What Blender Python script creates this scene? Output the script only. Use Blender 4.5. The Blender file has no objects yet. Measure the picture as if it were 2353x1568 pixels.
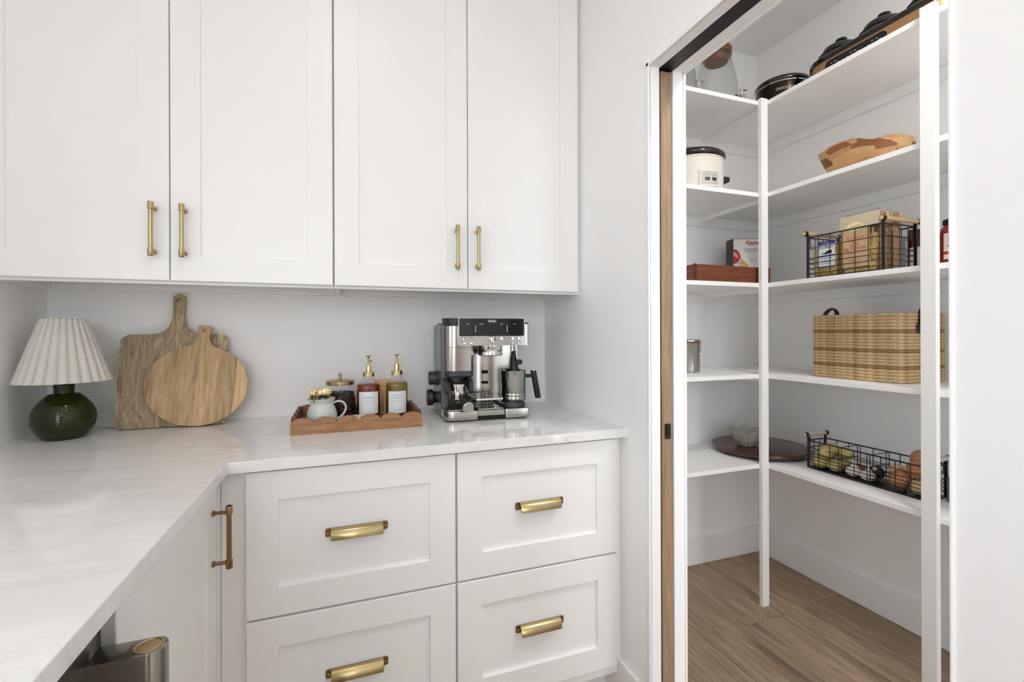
import bpy, bmesh, math, random
from mathutils import Vector, Matrix
from mathutils.geometry import tessellate_polygon

SC = bpy.context.scene
COL = SC.collection
PI = math.pi
RND = random.Random(11)

# ------------------------------------------------------------------ camera
CAM_H = 1.2275
YAW, ROLL, FPX = 0.3469, -0.0034, 1070.0
fwd = Vector((math.sin(YAW), math.cos(YAW), 0))
rgt0 = Vector((math.cos(YAW), -math.sin(YAW), 0))
up0 = Vector((0, 0, 1))
rgt = rgt0 * math.cos(ROLL) + up0 * math.sin(ROLL)
upv = -rgt0 * math.sin(ROLL) + up0 * math.cos(ROLL)
cam_data = bpy.data.cameras.new('camera')
cam_data.sensor_width = 36.0
cam_data.lens = FPX / 2353.0 * 36.0
cam_data.shift_y = -(784.0 - 762.3) / 2353.0
cam_data.clip_start = 0.02
cam = bpy.data.objects.new('camera', cam_data)
COL.objects.link(cam)
mw = Matrix.Identity(4)
for i in range(3):
    mw[i][0] = rgt[i]; mw[i][1] = upv[i]; mw[i][2] = -fwd[i]
mw[2][3] = CAM_H
cam.matrix_world = mw
SC.camera = cam

# ------------------------------------------------------------------ light
EXPOSURE = 0.2
WORLD = 4.9           # daylight of the open room behind the camera
CEILING_LAMP = 2.5   # recessed lamps over the counters
PANTRY_LAMP = 12    # flush lamp inside the pantry
world = bpy.data.worlds.new('daylight')
SC.world = world
world.use_nodes = True
bg = world.node_tree.nodes['Background']
bg.inputs['Color'].default_value = (0.91, 0.98, 1.06, 1)
bg.inputs['Strength'].default_value = WORLD
SC.view_settings.view_transform = 'Standard'
SC.view_settings.look = 'None'
SC.view_settings.gamma = 1.0
SC.view_settings.use_curve_mapping = False
SC.view_settings.exposure = EXPOSURE
SC.cycles.use_denoising = True
SC.cycles.max_bounces = 14
SC.cycles.diffuse_bounces = 7
SC.cycles.transparent_max_bounces = 24
SC.cycles.sample_clamp_indirect = 6.0
SC.cycles.caustics_reflective = False

# ------------------------------------------------------------------ helpers: materials
def lin(c):
    out = []
    for v in c:
        v = v / 255.0
        out.append(v / 12.92 if v <= 0.04045 else ((v + 0.055) / 1.055) ** 2.4)
    return tuple(out) + (1.0,)

def new_mat(name):
    m = bpy.data.materials.new(name)
    m.use_nodes = True
    nt = m.node_tree
    return m, nt, nt.nodes['Principled BSDF']

def link(nt, a, ao, b, bi):
    nt.links.new(a.outputs[ao], b.inputs[bi])

def node(nt, kind, **kw):
    n = nt.nodes.new(kind)
    for k, v in kw.items():
        if k.startswith('i_'):
            n.inputs[k[2:].replace('_', ' ')].default_value = v
        else:
            setattr(n, k, v)
    return n

def bump(nt, b, src, out, strength, dist=0.001):
    bp = node(nt, 'ShaderNodeBump', i_Strength=strength, i_Distance=dist)
    link(nt, src, out, bp, 'Height')
    link(nt, bp, 'Normal', b, 'Normal')

def mat(name, rgb, rough=0.5, metal=0.0, coat=0.0, spec=0.5, vary=0.0, vscale=30.0, bmp=0.0, bscale=200.0, trans=0.0, ior=1.45, sheen=0.0):
    m, nt, b = new_mat(name)
    b.inputs['Base Color'].default_value = lin(rgb)
    b.inputs['Roughness'].default_value = rough
    b.inputs['Metallic'].default_value = metal
    b.inputs['Coat Weight'].default_value = coat
    b.inputs['Coat Roughness'].default_value = 0.05
    b.inputs['Specular IOR Level'].default_value = spec
    b.inputs['Transmission Weight'].default_value = trans
    b.inputs['IOR'].default_value = ior
    b.inputs['Sheen Weight'].default_value = sheen
    if vary or bmp:
        tc = node(nt, 'ShaderNodeTexCoord')
    if vary:
        nz = node(nt, 'ShaderNodeTexNoise', i_Scale=vscale, i_Detail=4.0)
        link(nt, tc, 'Object', nz, 'Vector')
        cr = node(nt, 'ShaderNodeValToRGB')
        c = lin(rgb)
        cr.color_ramp.elements[0].position = 0.3
        cr.color_ramp.elements[1].position = 0.7
        cr.color_ramp.elements[0].color = tuple(x * (1 - vary) for x in c[:3]) + (1,)
        cr.color_ramp.elements[1].color = tuple(min(1, x * (1 + vary)) for x in c[:3]) + (1,)
        link(nt, nz, 'Fac', cr, 'Fac')
        link(nt, cr, 'Color', b, 'Base Color')
    if bmp:
        nb = node(nt, 'ShaderNodeTexNoise', i_Scale=bscale, i_Detail=3.0)
        link(nt, tc, 'Object', nb, 'Vector')
        bump(nt, b, nb, 'Fac', bmp)
    return m

def metal(name, rgb, rough, brushed=None):
    m, nt, b = new_mat(name)
    b.inputs['Base Color'].default_value = lin(rgb)
    b.inputs['Metallic'].default_value = 1.0
    b.inputs['Roughness'].default_value = rough
    if brushed:
        tc = node(nt, 'ShaderNodeTexCoord')
        mp = node(nt, 'ShaderNodeMapping')
        mp.inputs['Scale'].default_value = brushed
        nz = node(nt, 'ShaderNodeTexNoise', i_Scale=40.0, i_Detail=3.0)
        link(nt, tc, 'Object', mp, 'Vector'); link(nt, mp, 'Vector', nz, 'Vector')
        mr = node(nt, 'ShaderNodeMapRange')
        mr.inputs['To Min'].default_value = max(0.02, rough - 0.08)
        mr.inputs['To Max'].default_value = rough + 0.1
        link(nt, nz, 'Fac', mr, 'Value'); link(nt, mr, 'Result', b, 'Roughness')
    return m

def wood(name, cols, grain=(14, 14, 1.2), scale=3.0, rough=0.45, dist=1.5, strip=None, strip_axis=0, strip_vary=0.25, knots=0.0, coat=0.0, rand=0.0, fine_amp=(0.72, 1.25)):
    """grain: mapping scale per axis (small along the fibre)"""
    m, nt, b = new_mat(name)
    tc = node(nt, 'ShaderNodeTexCoord')
    mp = node(nt, 'ShaderNodeMapping')
    mp.inputs['Scale'].default_value = grain
    vec, vo = tc, 'Object'
    if rand:
        oi = node(nt, 'ShaderNodeObjectInfo')
        ml = node(nt, 'ShaderNodeMath', operation='MULTIPLY'); ml.inputs[1].default_value = 37.0
        link(nt, oi, 'Random', ml, 0)
        ad = node(nt, 'ShaderNodeVectorMath', operation='ADD')
        link(nt, tc, 'Object', ad, 0); link(nt, ml, 'Value', ad, 1)
        vec, vo = ad, 'Vector'
    if strip:
        sp = node(nt, 'ShaderNodeSeparateXYZ'); link(nt, tc, 'Object', sp, 'Vector')
        dv = node(nt, 'ShaderNodeMath', operation='DIVIDE'); dv.inputs[1].default_value = strip
        link(nt, sp, 'XYZ'[strip_axis], dv, 0)
        fl = node(nt, 'ShaderNodeMath', operation='FLOOR'); link(nt, dv, 'Value', fl, 0)
        wn = node(nt, 'ShaderNodeTexWhiteNoise', noise_dimensions='1D'); link(nt, fl, 'Value', wn, 'W')
        m2 = node(nt, 'ShaderNodeMath', operation='MULTIPLY'); m2.inputs[1].default_value = 11.0
        link(nt, fl, 'Value', m2, 0)
        ad2 = node(nt, 'ShaderNodeVectorMath', operation='ADD')
        link(nt, vec, vo, ad2, 0); link(nt, m2, 'Value', ad2, 1)
        vec, vo = ad2, 'Vector'
    link(nt, vec, vo, mp, 'Vector')
    nz = node(nt, 'ShaderNodeTexNoise', i_Scale=scale, i_Detail=7.0, i_Roughness=0.6, i_Distortion=dist)
    link(nt, mp, 'Vector', nz, 'Vector')
    cr = node(nt, 'ShaderNodeValToRGB')
    els = cr.color_ramp.elements
    n = len(cols)
    while len(els) < n:
        els.new(0.5)
    for i, c in enumerate(cols):
        els[i].position = 0.28 + 0.46 * i / max(1, n - 1)
        els[i].color = lin(c)
    link(nt, nz, 'Fac', cr, 'Fac')
    src, so = cr, 'Color'
    fine = node(nt, 'ShaderNodeTexNoise', i_Scale=scale * 9, i_Detail=3.0)
    link(nt, mp, 'Vector', fine, 'Vector')
    hv = node(nt, 'ShaderNodeHueSaturation')
    mr = node(nt, 'ShaderNodeMapRange')
    mr.inputs['To Min'].default_value = fine_amp[0]; mr.inputs['To Max'].default_value = fine_amp[1]
    link(nt, fine, 'Fac', mr, 'Value'); link(nt, mr, 'Result', hv, 'Value'); link(nt, src, so, hv, 'Color')
    src, so = hv, 'Color'
    for s_out in ([('strip', strip_vary)] if strip else []) + ([('rand', rand)] if rand else []):
        h2 = node(nt, 'ShaderNodeHueSaturation')
        r2 = node(nt, 'ShaderNodeMapRange')
        r2.inputs['To Min'].default_value = 1 - s_out[1]; r2.inputs['To Max'].default_value = 1 + s_out[1]
        if s_out[0] == 'strip':
            link(nt, wn, 'Value', r2, 'Value')
        else:
            link(nt, oi, 'Random', r2, 'Value')
        link(nt, r2, 'Result', h2, 'Value'); link(nt, src, so, h2, 'Color')
        src, so = h2, 'Color'
    if knots:
        kn = node(nt, 'ShaderNodeTexNoise', i_Scale=scale * 0.55, i_Detail=1.0, i_Distortion=0.6)
        mk_ = node(nt, 'ShaderNodeMapping')
        mk_.inputs['Scale'].default_value = tuple(max(1.0, g * 0.5) for g in grain)
        link(nt, vec, vo, mk_, 'Vector'); link(nt, mk_, 'Vector', kn, 'Vector')
        kr = node(nt, 'ShaderNodeMapRange')
        kr.inputs['From Min'].default_value = 0.63; kr.inputs['From Max'].default_value = 0.74
        kr.inputs['To Max'].default_value = knots
        link(nt, kn, 'Fac', kr, 'Value')
        mx = node(nt, 'ShaderNodeMix', data_type='RGBA')
        mx.inputs[7].default_value = tuple(x * 0.3 for x in lin(cols[0])[:3]) + (1,)
        link(nt, kr, 'Result', mx, 0)
        nt.links.new(src.outputs[so], mx.inputs[6])
        src, so = mx, 2
    nt.links.new(src.outputs[so], b.inputs['Base Color'])
    b.inputs['Roughness'].default_value = rough
    b.inputs['Coat Weight'].default_value = coat
    bump(nt, b, fine, 'Fac', 0.15, 0.0006)
    return m

def thin_glass(name, tint=(255, 255, 255), rough=0.02, gloss=1.0):
    """thin clear wall: transparent with a Fresnel reflection"""
    m = bpy.data.materials.new(name); m.use_nodes = True
    nt = m.node_tree; nt.nodes.clear()
    out = node(nt, 'ShaderNodeOutputMaterial')
    tr = node(nt, 'ShaderNodeBsdfTransparent'); tr.inputs['Color'].default_value = lin(tint)
    gl = node(nt, 'ShaderNodeBsdfGlossy', i_Roughness=rough)
    lw = node(nt, 'ShaderNodeLayerWeight', i_Blend=0.5)          # Schlick term, alike from both sides of the wall
    pw_ = node(nt, 'ShaderNodeMath', operation='POWER'); pw_.inputs[1].default_value = 4.0
    link(nt, lw, 'Facing', pw_, 0)
    ml = node(nt, 'ShaderNodeMath', operation='MULTIPLY_ADD'); ml.inputs[1].default_value = min(0.9, 0.8 * gloss); ml.inputs[2].default_value = 0.045 * gloss
    ml.use_clamp = True
    mx = node(nt, 'ShaderNodeMixShader')
    link(nt, pw_, 'Value', ml, 0); link(nt, ml, 'Value', mx, 'Fac')
    nt.links.new(tr.outputs[0], mx.inputs[1]); nt.links.new(gl.outputs[0], mx.inputs[2])
    nt.links.new(mx.outputs[0], out.inputs['Surface'])
    return m

def quartz(name):
    m, nt, b = new_mat(name)
    tc = node(nt, 'ShaderNodeTexCoord')
    mp = node(nt, 'ShaderNodeMapping')
    mp.inputs['Rotation'].default_value = (0, 0, 0.35)
    mp.inputs['Scale'].default_value = (1.0, 2.6, 1.0)
    link(nt, tc, 'Object', mp, 'Vector')
    n1 = node(nt, 'ShaderNodeTexNoise', i_Scale=5.5, i_Detail=8.0, i_Roughness=0.6, i_Distortion=1.0)
    link(nt, mp, 'Vector', n1, 'Vector')
    sb = node(nt, 'ShaderNodeMath', operation='SUBTRACT'); sb.inputs[1].default_value = 0.5
    link(nt, n1, 'Fac', sb, 0)
    ab = node(nt, 'ShaderNodeMath', operation='ABSOLUTE'); link(nt, sb, 'Value', ab, 0)
    r1 = node(nt, 'ShaderNodeMapRange')
    r1.inputs['From Max'].default_value = 0.014; r1.inputs['To Min'].default_value = 1; r1.inputs['To Max'].default_value = 0
    link(nt, ab, 'Value', r1, 'Value')
    n2 = node(nt, 'ShaderNodeTexNoise', i_Scale=2.3, i_Detail=3.0)
    link(nt, tc, 'Object', n2, 'Vector')
    r2 = node(nt, 'ShaderNodeMapRange')
    r2.inputs['From Min'].default_value = 0.52; r2.inputs['From Max'].default_value = 0.8
    link(nt, n2, 'Fac', r2, 'Value')
    mu = node(nt, 'ShaderNodeMath', operation='MULTIPLY'); link(nt, r1, 'Result', mu, 0); link(nt, r2, 'Result', mu, 1)
    n3 = node(nt, 'ShaderNodeTexNoise', i_Scale=9.0, i_Detail=5.0)
    link(nt, mp, 'Vector', n3, 'Vector')
    cr = node(nt, 'ShaderNodeValToRGB')
    cr.color_ramp.elements[0].position = 0.3; cr.color_ramp.elements[0].color = lin((230, 229, 227))
    cr.color_ramp.elements[1].position = 0.62; cr.color_ramp.elements[1].color = lin((236, 235, 233))
    link(nt, n3, 'Fac', cr, 'Fac')
    mx = node(nt, 'ShaderNodeMix', data_type='RGBA')
    mx.inputs[7].default_value = lin((176, 172, 168))
    link(nt, mu, 'Value', mx, 0); nt.links.new(cr.outputs['Color'], mx.inputs[6])
    nt.links.new(mx.outputs[2], b.inputs['Base Color'])
    b.inputs['Roughness'].default_value = 0.06
    b.inputs['Specular IOR Level'].default_value = 0.5
    return m

# ------------------------------------------------------------------ helpers: meshes
def mk(name, bm, m, parent=None, smooth=None, loc=None, rot=None):
    me = bpy.data.meshes.new(name)
    bmesh.ops.recalc_face_normals(bm, faces=bm.faces)
    bm.to_mesh(me); bm.free()
    if smooth is not None:
        for p in me.polygons:
            p.use_smooth = True
        if smooth < 179:
            me.set_sharp_from_angle(angle=math.radians(smooth))
    me.materials.append(m)
    o = bpy.data.objects.new(name, me)
    COL.objects.link(o)
    if parent is not None:
        o.parent = parent
    if loc is not None:
        o.location = loc
    if rot is not None:
        o.rotation_euler = rot
    return o

def dup(o, parent=None, loc=None, rot=None, name=None):
    c = o.copy()
    if name: c.name = name
    COL.objects.link(c)
    if parent is not None: c.parent = parent
    if loc is not None: c.location = loc
    if rot is not None: c.rotation_euler = rot
    return c

def dup_tree(o, parent=None, loc=None, rot=None):
    c = dup(o, parent, loc, rot)
    for ch in list(o.children):
        dup_tree(ch, c)
    return c

def thing(name, label, cat, loc=(0, 0, 0), rz=0.0, group=None):
    o = bpy.data.objects.new(name, None)
    o.empty_display_size = 0.05
    COL.objects.link(o)
    o.location = loc; o.rotation_euler = (0, 0, rz)
    return tag(o, label, cat, group)

def tag(o, label, cat, group=None):
    o['label'] = label; o['category'] = cat
    if group: o['group'] = group
    return o

def struct(o, label=None):
    o['kind'] = 'structure'
    if label: o['label'] = label
    return o

def box(b6, bev=0.0, seg=1, bm=None):
    """b6 = x0,x1,y0,y1,z0,z1"""
    own = bmesh.new()
    x0, x1, y0, y1, z0, z1 = b6
    v = [own.verts.new(p) for p in ((x0, y0, z0), (x1, y0, z0), (x1, y1, z0), (x0, y1, z0), (x0, y0, z1), (x1, y0, z1), (x1, y1, z1), (x0, y1, z1))]
    for f in ((0, 3, 2, 1), (4, 5, 6, 7), (0, 1, 5, 4), (1, 2, 6, 5), (2, 3, 7, 6), (3, 0, 4, 7)):
        own.faces.new([v[i] for i in f])
    if bev:
        bmesh.ops.bevel(own, geom=list(own.edges), offset=bev, segments=seg, affect='EDGES', profile=0.5)
    if bm is None:
        return own
    merge(bm, own)
    return bm

def merge(bm, other, mtx=None):
    me = bpy.data.meshes.new('tmp')
    if mtx is not None:
        bmesh.ops.transform(other, matrix=mtx, verts=other.verts)
    other.to_mesh(me); other.free()
    bm.from_mesh(me)
    bpy.data.meshes.remove(me)
    return bm

def boxes(lst, bev=0.0):
    bm = bmesh.new()
    for b6 in lst:
        box(b6, bev, 1, bm)
    return bm

def loft(rings, cap0=True, cap1=True, closed=True, bm=None):
    bm = bm or bmesh.new()
    R = [[bm.verts.new(p) for p in r] for r in rings]
    n = len(R[0])
    for a, b in zip(R, R[1:]):
        for i in range(n if closed else n - 1):
            j = (i + 1) % n
            try:
                bm.faces.new((a[i], a[j], b[j], b[i]))
            except ValueError:
                pass
    if cap0: bm.faces.new(list(reversed(R[0])))
    if cap1: bm.faces.new(R[-1])
    return bm

def lathe(prof, seg=32, cap0=True, cap1=True, ripple=None, bm=None, c=(0, 0), sx=1.0, sy=1.0):
    """prof: list of (radius, z); ripple(theta, i) -> radius factor"""
    rings = []
    for i, (r, z) in enumerate(prof):
        rings.append([(c[0] + sx * r * (ripple(2 * PI * k / seg, i) if ripple else 1) * math.cos(2 * PI * k / seg),
                       c[1] + sy * r * (ripple(2 * PI * k / seg, i) if ripple else 1) * math.sin(2 * PI * k / seg), z) for k in range(seg)])
    return loft(rings, cap0, cap1, True, bm)

def tube(pts, r, seg=8, closed=False, bm=None, flat=None):
    """round tube along pts; r number or list; flat=(a,b) for an elliptic section"""
    P = [Vector(p) for p in pts]
    n = len(P)
    tang = []
    for i in range(n):
        a = P[(i - 1) % n] if (closed or i > 0) else P[i]
        b = P[(i + 1) % n] if (closed or i < n - 1) else P[i]
        tang.append((b - a).normalized())
    t0 = tang[0]
    ref = Vector((0, 0, 1)) if abs(t0.z) < 0.9 else Vector((1, 0, 0))
    nrm = (ref - t0 * ref.dot(t0)).normalized()
    rings = []
    for i in range(n):
        t = tang[i]
        nrm = (nrm - t * nrm.dot(t)).normalized()
        bi = t.cross(nrm)
        rr = r[i] if isinstance(r, (list, tuple)) else r
        a, b = (rr, rr) if flat is None else (rr * flat[0], rr * flat[1])
        rings.append([tuple(P[i] + nrm * (a * math.cos(2 * PI * k / seg)) + bi * (b * math.sin(2 * PI * k / seg))) for k in range(seg)])
    if closed:
        rings.append(rings[0])
        bm2 = loft(rings, False, False, True)
        bmesh.ops.remove_doubles(bm2, verts=bm2.verts, dist=1e-6)
        if bm is None: return bm2
        return merge(bm, bm2)
    return loft(rings, True, True, True, bm)

def prism(outer, t0, t1, to3, holes=(), bev=0.0, bm=None):
    """extrude a 2-D outline (with holes) between t0 and t1; to3(u, v, t) -> xyz"""
    own = bmesh.new()
    loops = [list(outer)] + [list(h) for h in holes]
    flat = [p for l in loops for p in l]
    tris = tessellate_polygon([[Vector((p[0], p[1], 0)) for p in l] for l in loops])
    va = [own.verts.new(to3(p[0], p[1], t0)) for p in flat]
    vb = [own.verts.new(to3(p[0], p[1], t1)) for p in flat]
    if not holes:
        own.faces.new(va); own.faces.new(list(reversed(vb)))
    else:
        for t in tris:
            own.faces.new([va[i] for i in t]); own.faces.new([vb[i] for i in reversed(t)])
    k = 0
    for l in loops:
        n = len(l)
        for i in range(n):
            j = (i + 1) % n
            own.faces.new((va[k + i], va[k + j], vb[k + j], vb[k + i]))
        k += n
    if bev:
        bmesh.ops.recalc_face_normals(own, faces=own.faces)
        es = [e for e in own.edges if len(e.link_faces) == 2 and e.calc_face_angle(0) > 1.2 and any(len(f.verts) > 4 for f in e.link_faces)]
        bmesh.ops.bevel(own, geom=es, offset=bev, segments=2, affect='EDGES', profile=0.5)
    if bm is None:
        return own
    return merge(bm, own)

XZ = lambda u, v, t: (u, t, v)
YZ = lambda u, v, t: (t, u, v)
XY = lambda u, v, t: (u, v, t)

def rrect(x0, x1, y0, y1, r, n=5):
    pts = []
    for cx, cy, a0 in ((x1 - r, y1 - r, 0), (x0 + r, y1 - r, 90), (x0 + r, y0 + r, 180), (x1 - r, y0 + r, 270)):
        for k in range(n + 1):
            a = math.radians(a0 + 90 * k / n)
            pts.append((cx + r * math.cos(a), cy + r * math.sin(a)))
    return pts

def ellipsoid(rx, ry, rz, seg=20, rings=12, c=(0, 0, 0), lump=0.0, rng=None, bm=None):
    own = bmesh.new()
    bmesh.ops.create_uvsphere(own, u_segments=seg, v_segments=rings, radius=1)
    ph = [(rng or RND).uniform(0, 6) for _ in range(4)]
    for v in own.verts:
        x, y, z = v.co
        k = 1 + lump * (math.sin(2.3 * x + ph[0]) + math.sin(2.9 * y + ph[1]) + math.sin(2.5 * z + ph[2])) / 3
        v.co = (c[0] + x * rx * k, c[1] + y * ry * k, c[2] + z * rz * k)
    if bm is None: return own
    return merge(bm, own)

def text(name, s, size, m, parent, mapf, align='CENTER', wide=1.0, space=1.0, bold=0.0):
    """flat lettering whose outline is wrapped on a surface by mapf(u, v) -> xyz"""
    cu = bpy.data.curves.new('lettering', 'FONT')
    cu.body = s; cu.size = size; cu.align_x = align; cu.align_y = 'CENTER'
    cu.space_character = space; cu.offset = bold; cu.resolution_u = 3
    o = bpy.data.objects.new('tmp', cu)
    COL.objects.link(o)
    me = o.to_mesh()
    pts = [tuple(v.co) for v in me.vertices]
    fcs = [tuple(p.vertices) for p in me.polygons]
    o.to_mesh_clear()
    bpy.data.objects.remove(o); bpy.data.curves.remove(cu)
    m2 = bpy.data.meshes.new(name)
    m2.from_pydata([mapf(p[0] * wide, p[1]) for p in pts], [], fcs)
    m2.materials.append(m)
    t = bpy.data.objects.new(name, m2)
    COL.objects.link(t)
    t.parent = parent
    return t

def on_front(x, z, y):      # writing that faces -Y
    return lambda u, v: (x + u, y, z + v)
def on_left(y, z, x):       # writing that faces -X
    return lambda u, v: (x, y - u, z + v)
def on_cyl(r, a, z, c=(0, 0)):   # writing around a vertical cylinder, a = facing angle
    return lambda u, v: (c[0] + r * math.cos(a + u / r), c[1] + r * math.sin(a + u / r), z + v)

def arc_patch(r, a0, a1, z0, z1, n=14, t=0.0004, c=(0, 0)):
    rings = []
    for z in (z0, z1):
        pass
    bm = bmesh.new()
    g = []
    for k in range(n + 1):
        a = a0 + (a1 - a0) * k / n
        g.append([bm.verts.new((c[0] + rr * math.cos(a), c[1] + rr * math.sin(a), z)) for rr, z in ((r, z0), (r, z1), (r + t, z1), (r + t, z0))])
    for p, q in zip(g, g[1:]):
        for i in range(4):
            j = (i + 1) % 4
            bm.faces.new((p[i], q[i], q[j], p[j]))
    bm.faces.new(g[0]); bm.faces.new(list(reversed(g[-1])))
    return bm

# ------------------------------------------------------------------ materials
M_wall = mat('wall_paint', (244, 243, 242), 0.85, bmp=0.03, bscale=350)
M_ceil = mat('ceiling_paint', (243, 242, 241), 0.9)
M_dsteel = metal('dark_steel', (98, 96, 92), 0.3)
M_trim = mat('trim_paint', (243, 243, 242), 0.42)
M_cab = mat('cabinet_paint', (242, 241, 239), 0.38)
M_shelf = mat('shelf_paint', (243, 242, 240), 0.45)
M_quartz = quartz('quartz')
M_brass = metal('satin_brass', (186, 168, 124), 0.3)
M_brass_shiny = metal('polished_brass', (218, 200, 148), 0.12)
M_bronze = metal('aged_brass', (150, 118, 82), 0.34)
M_black = mat('black_plastic', (22, 23, 25), 0.42)
M_black_gloss = mat('black_gloss', (12, 12, 13), 0.08)
M_dark = mat('charcoal_plastic', (46, 51, 56), 0.4)
M_steel = metal('brushed_steel', (178, 175, 168), 0.24, (1, 1, 30))
M_steel_h = metal('steel_sheet', (172, 170, 164), 0.18)
M_chrome = metal('chrome', (222, 222, 220), 0.06)
M_wire = mat('black_wire', (16, 17, 19), 0.35)
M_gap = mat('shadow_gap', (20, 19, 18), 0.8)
M_floor = wood('oak_plank', [(130, 108, 86), (160, 137, 112), (182, 160, 134)], grain=(13, 1.4, 13), scale=1.5, rough=0.42, dist=2.2, knots=0.9, rand=0.16, fine_amp=(0.86, 1.12))
M_door = wood('oak_door', [(132, 106, 80), (158, 130, 102), (172, 146, 116)], grain=(26, 26, 1.2), scale=3.0, rough=0.5)
M_board = wood('weathered_board', [(116, 98, 74), (172, 150, 118), (208, 190, 152)], grain=(9, 9, 1.6), scale=4.0, rough=0.6, dist=3.0, strip=0.062, strip_vary=0.22)
M_acacia = wood('pale_acacia', [(146, 112, 74), (194, 160, 116), (212, 184, 140)], grain=(8, 8, 1.0), scale=3.0, rough=0.5, dist=1.6, strip=0.055, strip_vary=0.2)
M_tray = wood('tray_wood', [(120, 84, 54), (156, 114, 76), (178, 138, 96)], grain=(1.4, 10, 12), scale=6.0, rough=0.5, knots=0.7)
M_tray_dark = wood('tray_wood_dark', [(70, 44, 30), (98, 64, 44), (120, 80, 54)], grain=(10, 1.4, 12), scale=6.0, rough=0.5)
M_walnut = wood('dark_walnut', [(46, 24, 16), (72, 38, 25), (94, 52, 34)], grain=(2.2, 14, 14), scale=3.0, rough=0.3, strip=0.075, strip_axis=1, strip_vary=0.16, coat=0.3)
M_cedar = wood('cedar', [(86, 42, 24), (112, 58, 35), (130, 74, 48)], grain=(1.3, 12, 16), scale=4.5, rough=0.48)
M_cedar_end = mat('cedar_end_grain', (74, 32, 16), 0.6)
M_dowel = wood('beech_dowel', [(206, 170, 128), (222, 190, 150)], grain=(1.5, 20, 20), scale=5, rough=0.5)
M_lidwood = wood('lid_wood', [(112, 62, 34), (146, 84, 48)], grain=(2, 12, 12), scale=5, rough=0.45)
M_green = mat('green_glaze', (32, 44, 8), 0.07, coat=0.0, vary=0.12, vscale=14)
M_linen = mat('linen_shade', (216, 212, 203), 0.9, vary=0.04, vscale=180, bmp=0.2, bscale=500)
M_sage = mat('sage_glaze', (206, 210, 203), 0.3, coat=0.2, vary=0.03, vscale=30)
M_label = mat('label_paper', (232, 238, 240), 0.6)
M_ink = mat('black_ink', (28, 28, 30), 0.6)
M_white = mat('white_plastic', (230, 228, 222), 0.35)
M_glass = thin_glass('clear_glass')
M_film = thin_glass('clear_film', (250, 250, 248), 0.12, 1.3)
M_kraft = mat('kraft_paper', (214, 178, 136), 0.75, vary=0.05, vscale=40)
M_leather = mat('dark_leather', (62, 32, 22), 0.5, bmp=0.2, bscale=300)
M_red = mat('red_ink', (186, 34, 34), 0.5)

# ------------------------------------------------------------------ the setting
XL, XR, YB = -0.905, 0.857, 1.935       # kitchen walls
XJ = 0.979                              # pantry face of the door wall
PX, PY = 2.178, 1.983                   # pantry walls
ZC = 2.757                              # ceiling
Y0, Y1, ZH = 0.433, 1.160, 2.015        # door opening
YEND = -3.2

struct(mk('wall_back', box((XL - 0.1, XJ, YB, YB + 0.15, 0, ZC)), M_wall))
WY0, WY1, WZ0, WZ1 = -0.05, 0.75, 1.03, 1.80     # unseen window over the left counter, added to let in daylight
struct(mk('wall_left', prism([(-1.25, 0), (YB, 0), (YB, ZC), (-1.25, ZC)], XL - 0.1, XL, YZ, [[(WY0, WZ0), (WY0, WZ1), (WY1, WZ1), (WY1, WZ0)]]), M_wall))
w1 = bpy.data.objects.new('window_added', None); COL.objects.link(w1)
struct(w1, 'unseen white window added over the left counter for its daylight')
mk('window_frame', prism([(WY0, WZ0), (WY1, WZ0), (WY1, WZ1), (WY0, WZ1)], XL - 0.08, XL - 0.03, YZ, [[(WY0 + 0.05, WZ0 + 0.05), (WY0 + 0.05, WZ1 - 0.05), (WY1 - 0.05, WZ1 - 0.05), (WY1 - 0.05, WZ0 + 0.05)]]), M_trim, w1)
mk('mullion', box((XL - 0.075, XL - 0.035, 0.33, 0.37, WZ0 + 0.05, WZ1 - 0.05)), M_trim, w1)
mk('window_sill', box((XL - 0.03, XL + 0.03, WY0 - 0.03, WY1 + 0.03, WZ0 - 0.025, WZ0), 0.003), M_trim, w1)
mk('pane', box((XL - 0.058, XL - 0.055, WY0 + 0.05, 0.33, WZ0 + 0.05, WZ1 - 0.05)), M_glass, w1)
mk('pane', box((XL - 0.058, XL - 0.055, 0.37, WY1 - 0.05, WZ0 + 0.05, WZ1 - 0.05)), M_glass, w1)

def leaf(bm, x0, x1):
    out = [(YEND, 0), (Y0, 0), (Y0, ZH), (Y1, ZH), (Y1, 0), (YB, 0), (YB, ZC), (YEND, ZC)]
    prism(out, x0, x1, YZ, bm=bm)
bm = bmesh.new()
leaf(bm, XR, 0.8905)
leaf(bm, 0.9405, XJ)
box((0.8905, 0.9405, YEND, Y0, 0, ZC), bm=bm)
box((0.8905, 0.9405, Y0, YB, ZH + 0.03, ZC), bm=bm)
struct(mk('wall_right', bm, M_wall))
struct(mk('wall_pantry_back', box((XR + 0.05, PX + 0.1, PY, PY + 0.12, 0, ZC)), M_wall))
struct(mk('wall_pantry_right', box((PX, PX + 0.1, -0.95, PY, 0, ZC)), M_wall))
GX0, GX1, GZ = 0.985, 1.777, 2.45        # unseen glazed door, added at the near end to brighten the pantry
struct(mk('wall_pantry_front', prism([(XJ - 0.05, 0), (GX0, 0), (GX0, GZ), (GX1, GZ), (GX1, 0), (PX + 0.1, 0), (PX + 0.1, ZC), (XJ - 0.05, ZC)], -1.05, -0.95, XZ), M_wall))
d3 = bpy.data.objects.new('door_added_glazed', None); COL.objects.link(d3)
struct(d3, 'unseen glazed white door added at the near end of the pantry for its light')
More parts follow.
